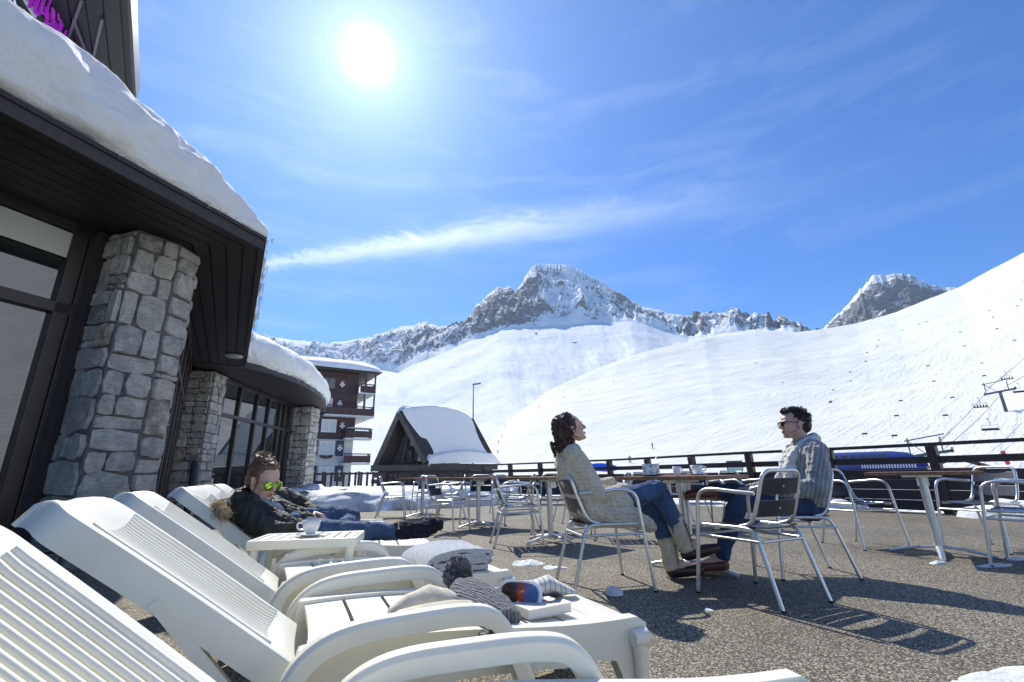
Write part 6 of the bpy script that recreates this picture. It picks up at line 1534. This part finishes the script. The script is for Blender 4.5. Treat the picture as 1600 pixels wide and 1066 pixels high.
    for k in range(380):
        a = rnd.uniform(-1.35, 1.35); z = rnd.uniform(-.108, -.052); hw = .066-.32*max(0, -z-.062); x = -.005+.084*math.cos(a)*(1 if abs(a) < .6 else .97); y = (hw)*math.sin(a)
        if abs(y) < .020 and -.078 < z < -.052: continue
        p = Vector((x, y, z)); m.tube([H @ p, H @ (p+Vector((.004*math.cos(a), .004*math.sin(a), -.004)))], [.0012, .0005], 4)
    m.build('beard', M_hair2, B_)
    return body
man()
# ---------------------------------------------------------------- woman in the dark parka on the lounger
def parka():
    (px, py), a, _ = LG[3]; base = Matrix.Translation((px, py, 0)) @ Matrix.Rotation(a, 4, 'Z')
    H = frame((-.125, .255, .765), (.70, -.66, -.28), s=1.14)
    m = MB(); head_prims(m, H)
    chain(m, [(-.165, .28, .70), (-.19, .29, .62)], [.048, .052]); chain(m, [(-.17, .30, .60), (-.06, .31, .50), (.06, .30, .44)], [.09, .11, .12]); chain(m, [(-.21, .16, .58), (-.06, .44, .62)], [.055, .055])
    NA = [(-.22, .13, .57), (-.02, .05, .44), (.12, .16, .455)]; FA = [(-.04, .47, .63), (.15, .50, .54), (.225, .37, .525)]
    chain(m, NA, [.045, .038, .027]); chain(m, FA, [.045, .038, .026]); hand(m, NA[2], (.9, .4, .05), (0, .3, -1), 1, .6); hand(m, FA[2], (.75, -.55, -.25), (.1, -.3, -1), -1, .8, 1.15)
    chain(m, [(.10, .38, .43), (.50, .43, .455), (.42, .20, .40)], [.085, .058, .04]); chain(m, [(.10, .22, .41), (.56, .21, .385), (.93, .21, .375), (1.14, .21, .40)], [.085, .055, .04, .032])
    body = solid(m, 'person', M_skin, None, .0044, 3); body.matrix_world = base
    tag(body, 'woman in a dark fur-trimmed parka and green mirrored sunglasses on a lounger', 'person'); B_ = body; lips(H, B_)
    m = MB(); chain(m, [(-.19, .29, .60), (-.10, .30, .53), (.02, .30, .46), (.12, .30, .43)], [.10, .135, .14, .135]); chain(m, [(-.24, .13, .575), (-.05, .46, .63)], [.075, .075]); chain(m, [(-.22, .17, .56), (.02, .14, .44)], [.10, .10]); chain(m, [(-.06, .44, .58), (.08, .44, .46)], [.09, .09])
    chain(m, [(-.23, .12, .57), (-.12, .06, .50), (-.02, .045, .435)], [.078, .074, .066]); chain(m, [(-.02, .045, .435), (.10, .14, .45)], [.064, .05]); chain(m, [(-.04, .48, .63), (.06, .51, .59), (.15, .50, .54)], [.076, .07, .062]); chain(m, [(.15, .50, .54), (.205, .40, .53)], [.06, .047])
    # stand-up collar, open hood
    chain(m, [(-.30, .20, .64), (-.25, .14, .66), (-.17, .14, .64)], [.045, .042, .035]); chain(m, [(-.30, .20, .64), (-.26, .36, .69), (-.14, .41, .70), (-.06, .38, .66)], [.045, .045, .042, .035]); chain(m, [(-.33, .14, .60), (-.29, .28, .62)], [.06, .06])
    solid(m, 'parka', M_parka, B_, .006, 5, .013, 9, 41)
    m = MB(); chain(m, [(-.13, .22, .61), (-.04, .22, .555), (.04, .24, .50)], [.045, .06, .06]); chain(m, [(-.10, .28, .62), (.0, .29, .565)], [.05, .06]); solid(m, 'top', M_top_grey, B_, .005, 3, .006, 14, 44)
    m = MB()
    for p in ((-.30, .105, .625), (-.265, .085, .60), (-.225, .075, .585), (-.10, .02, .52), (.02, .10, .505), (.02, .50, .655)): m = MB(); ell(m, p, (.008, .008, .008), None, 8); m.build('snap_button', M_metal, B_)
    rnd = random.Random(6); m = MB()
    for k in range(1500):
        t = rnd.random(); c = Vector((-.375, .09, .615)).lerp(Vector((-.29, .02, .545)), t)+Vector((rnd.gauss(0, .018), rnd.gauss(0, .018), rnd.gauss(0, .018))); d = Vector((rnd.gauss(-.2, 1), rnd.gauss(-.4, 1), rnd.gauss(.1, 1))).normalized(); L = rnd.uniform(.012, .034); m.tube([c, c+d*L*.5, c+d*L+Vector((0, 0, -.006))], [.0022, .0016, .0006], 4)
    for k in range(3): ell(m, (-.36+.03*k, .08-.02*k, .60-.02*k), (.032, .03, .03), None, 10)
    m.build('fur_trim', M_fur, B_)
    M_mus = mat('mustard_rib', (.24, .19, .10), .9, noise=(30, .3))
    m = MB(); chain(m, [(.10, .15, .455), (.145, .175, .46)], [.047, .04]); solid(m, 'knit_cuff', M_mus, B_, .005, 2, .003, 30)
    m = MB(); chain(m, [(.20, .41, .535), (.222, .385, .53)], [.045, .040]); solid(m, 'knit_cuff', M_mus, B_, .005, 2, .003, 30)
    m = MB(); chain(m, [(.08, .25, .43), (.08, .36, .43)], [.12, .12]); chain(m, [(.10, .37, .45), (.30, .42, .475), (.49, .44, .465)], [.11, .098, .08]); chain(m, [(.49, .44, .455), (.46, .26, .41)], [.07, .06]); chain(m, [(.10, .22, .415), (.56, .21, .385), (.86, .21, .375)], [.095, .07, .058]); solid(m, 'jeans', M_denim, B_, .0055, 5, .008, 10, 47)
    m = MB(); cap_(m, (.86, .21, .377), (1.08, .21, .378), .064, .060, 18); cap_(m, (1.08, .21, .378), (1.17, .205, .405), .056, .044, 16); cap_(m, (1.09, .21, .38), (1.12, .21, .43), .05, .03); b1 = solid(m, 'boot', M_furboot, B_, .005, 3, .005, 30)
    m = MB(); chain(m, [(.86, .155, .40), (.858, .21, .443), (.86, .265, .41)], [.012]*3); c_ = solid(m, 'boot_cuff', M_fur, B_, .004, 1); c_.parent = b1
    # mirrored sunglasses
    def f_green(T, b):
        g = T.noise(26, 3, coord=T.obj()); T.link(T.ramp(g, [(.35, (.20, .42, .02)), (.5, (.55, .75, .05)), (.62, (.15, .5, .15)), (.75, (.8, .85, .1))]), b.inputs['Base Color']); b.inputs['Metallic'].default_value = .9; b.inputs['Roughness'].default_value = .08
    M_green = mat('green_mirror_lens', fn=f_green); ls_ = []
    for s in (-1, 1):
        rs = []
        for x_, k in ((.0, .85), (.003, 1.0), (.007, .8), (.008, .3)): rs.append([H @ Vector((.094+x_-.18*(abs(.032+.028*k*math.cos(a)*1)-.032), s*(.034+.031*k*math.cos(a)), -.005+.028*k*math.sin(a)*(1 if math.sin(a) > 0 else 1.12))) for a in np.linspace(0, 2*math.pi, 20, endpoint=False)])
        m = MB(); m.rings(rs); ls_.append(m.build('lens', M_green, B_))
    m = MB()
    for s in (-1, 1): m.tube([H @ Vector(p) for p in ((.102, s*.004, .010), (.098, s*.032, .020), (.088, s*.060, .010), (.03, s*.078, .006), (-.015, s*.082, .002))], .0018, 6)
    g = m.build('sunglasses', mat('gold_wire', (.3, .25, .1), .3, 1), B_)
    for l_ in ls_: l_.parent = g
    # swept-up messy hair
    m = MB(); q = MB(); ell(q, (-.042, 0, .045), (.100, .088, .090)); ell(q, (-.085, 0, -.01), (.06, .078, .07)); ell(q, (-.075, .0, .105), (.062, .06, .045)); ell(q, (-.012, 0, .088), (.066, .070, .036)); m.add([tuple(H @ Vector(v)) for v in q.v], q.f, True); hb = solid(m, 'hair', M_hair3, B_, .005, 3, .009, 22, 50)
    m = MB(); knot = Vector((-.085, .0, .13))
    for k in range(750):
        d = Vector((rnd.gauss(-.1, .8), rnd.gauss(0, 1), rnd.gauss(.2, .8))).normalized()
        if d.z < -.7 or (d.x > .62 and d.z < .35): continue
        p = Vector((-.038+.099*d.x, .089*d.y, .045+.09*d.z)); q_ = knot+Vector((rnd.gauss(0, .02), rnd.gauss(0, .02), rnd.gauss(0, .015))); mid = (p+q_)/2; mc = mid-Vector((-.04, 0, .045)); mid = Vector((-.04, 0, .045))+mc.normalized()*max(mc.length, .093)
        m.tube([H @ p, H @ (p*.5+mid*.5+mc.normalized()*.008), H @ mid, H @ q_], [.0025, .003, .003, .0018], 4)
    for k in range(320):
        d = Vector((rnd.gauss(-.5, .7), rnd.gauss(0, .7), rnd.gauss(.6, .6))).normalized(); p = knot+d*.01; L = rnd.uniform(.025, .07); pts = []; ph = rnd.uniform(0, 6)
        for j in range(6): u = j/5; pts.append(H @ (p+d*L*u+Vector((math.sin(ph+u*5)*.008, math.cos(ph+u*4)*.008, -.03*u*u))))
        m.tube(pts, [.0024, .0022, .002, .0016, .0012, .0006], 4)
    for s in (-1, 1):
        for k in range(3): p = Vector((.02+.004*k, s*(.074-.002*k), .03)); m.tube([H @ p, H @ (p+Vector((.006, s*.008, -.05))), H @ (p+Vector((-.006, s*.004, -.10-.008*k)))], [.002, .002, .0008], 4)
    m.build('strands', M_hair3, hb)
    return body
parka()
# ================================================================== thin mountain air
m = MB(); m.box((0, 700, 440), (7000, 5200, 1030)); hz = m.build('haze', None); hz['kind'] = 'stuff'
hm = bpy.data.materials.new('thin_air'); hm.use_nodes = True; hn_ = hm.node_tree; hn_.nodes.clear()
ho = hn_.nodes.new('ShaderNodeOutputMaterial'); hv = hn_.nodes.new('ShaderNodeVolumePrincipled'); hn_.links.new(hv.outputs[0], ho.inputs['Volume'])
hv.inputs['Density'].default_value = .00012; hv.inputs['Color'].default_value = (.72, .86, 1, 1); hv.inputs['Anisotropy'].default_value = .2
hz.data.materials.clear(); hz.data.materials.append(hm); hm.cycles.homogeneous_volume = True if hasattr(hm, 'cycles') else None
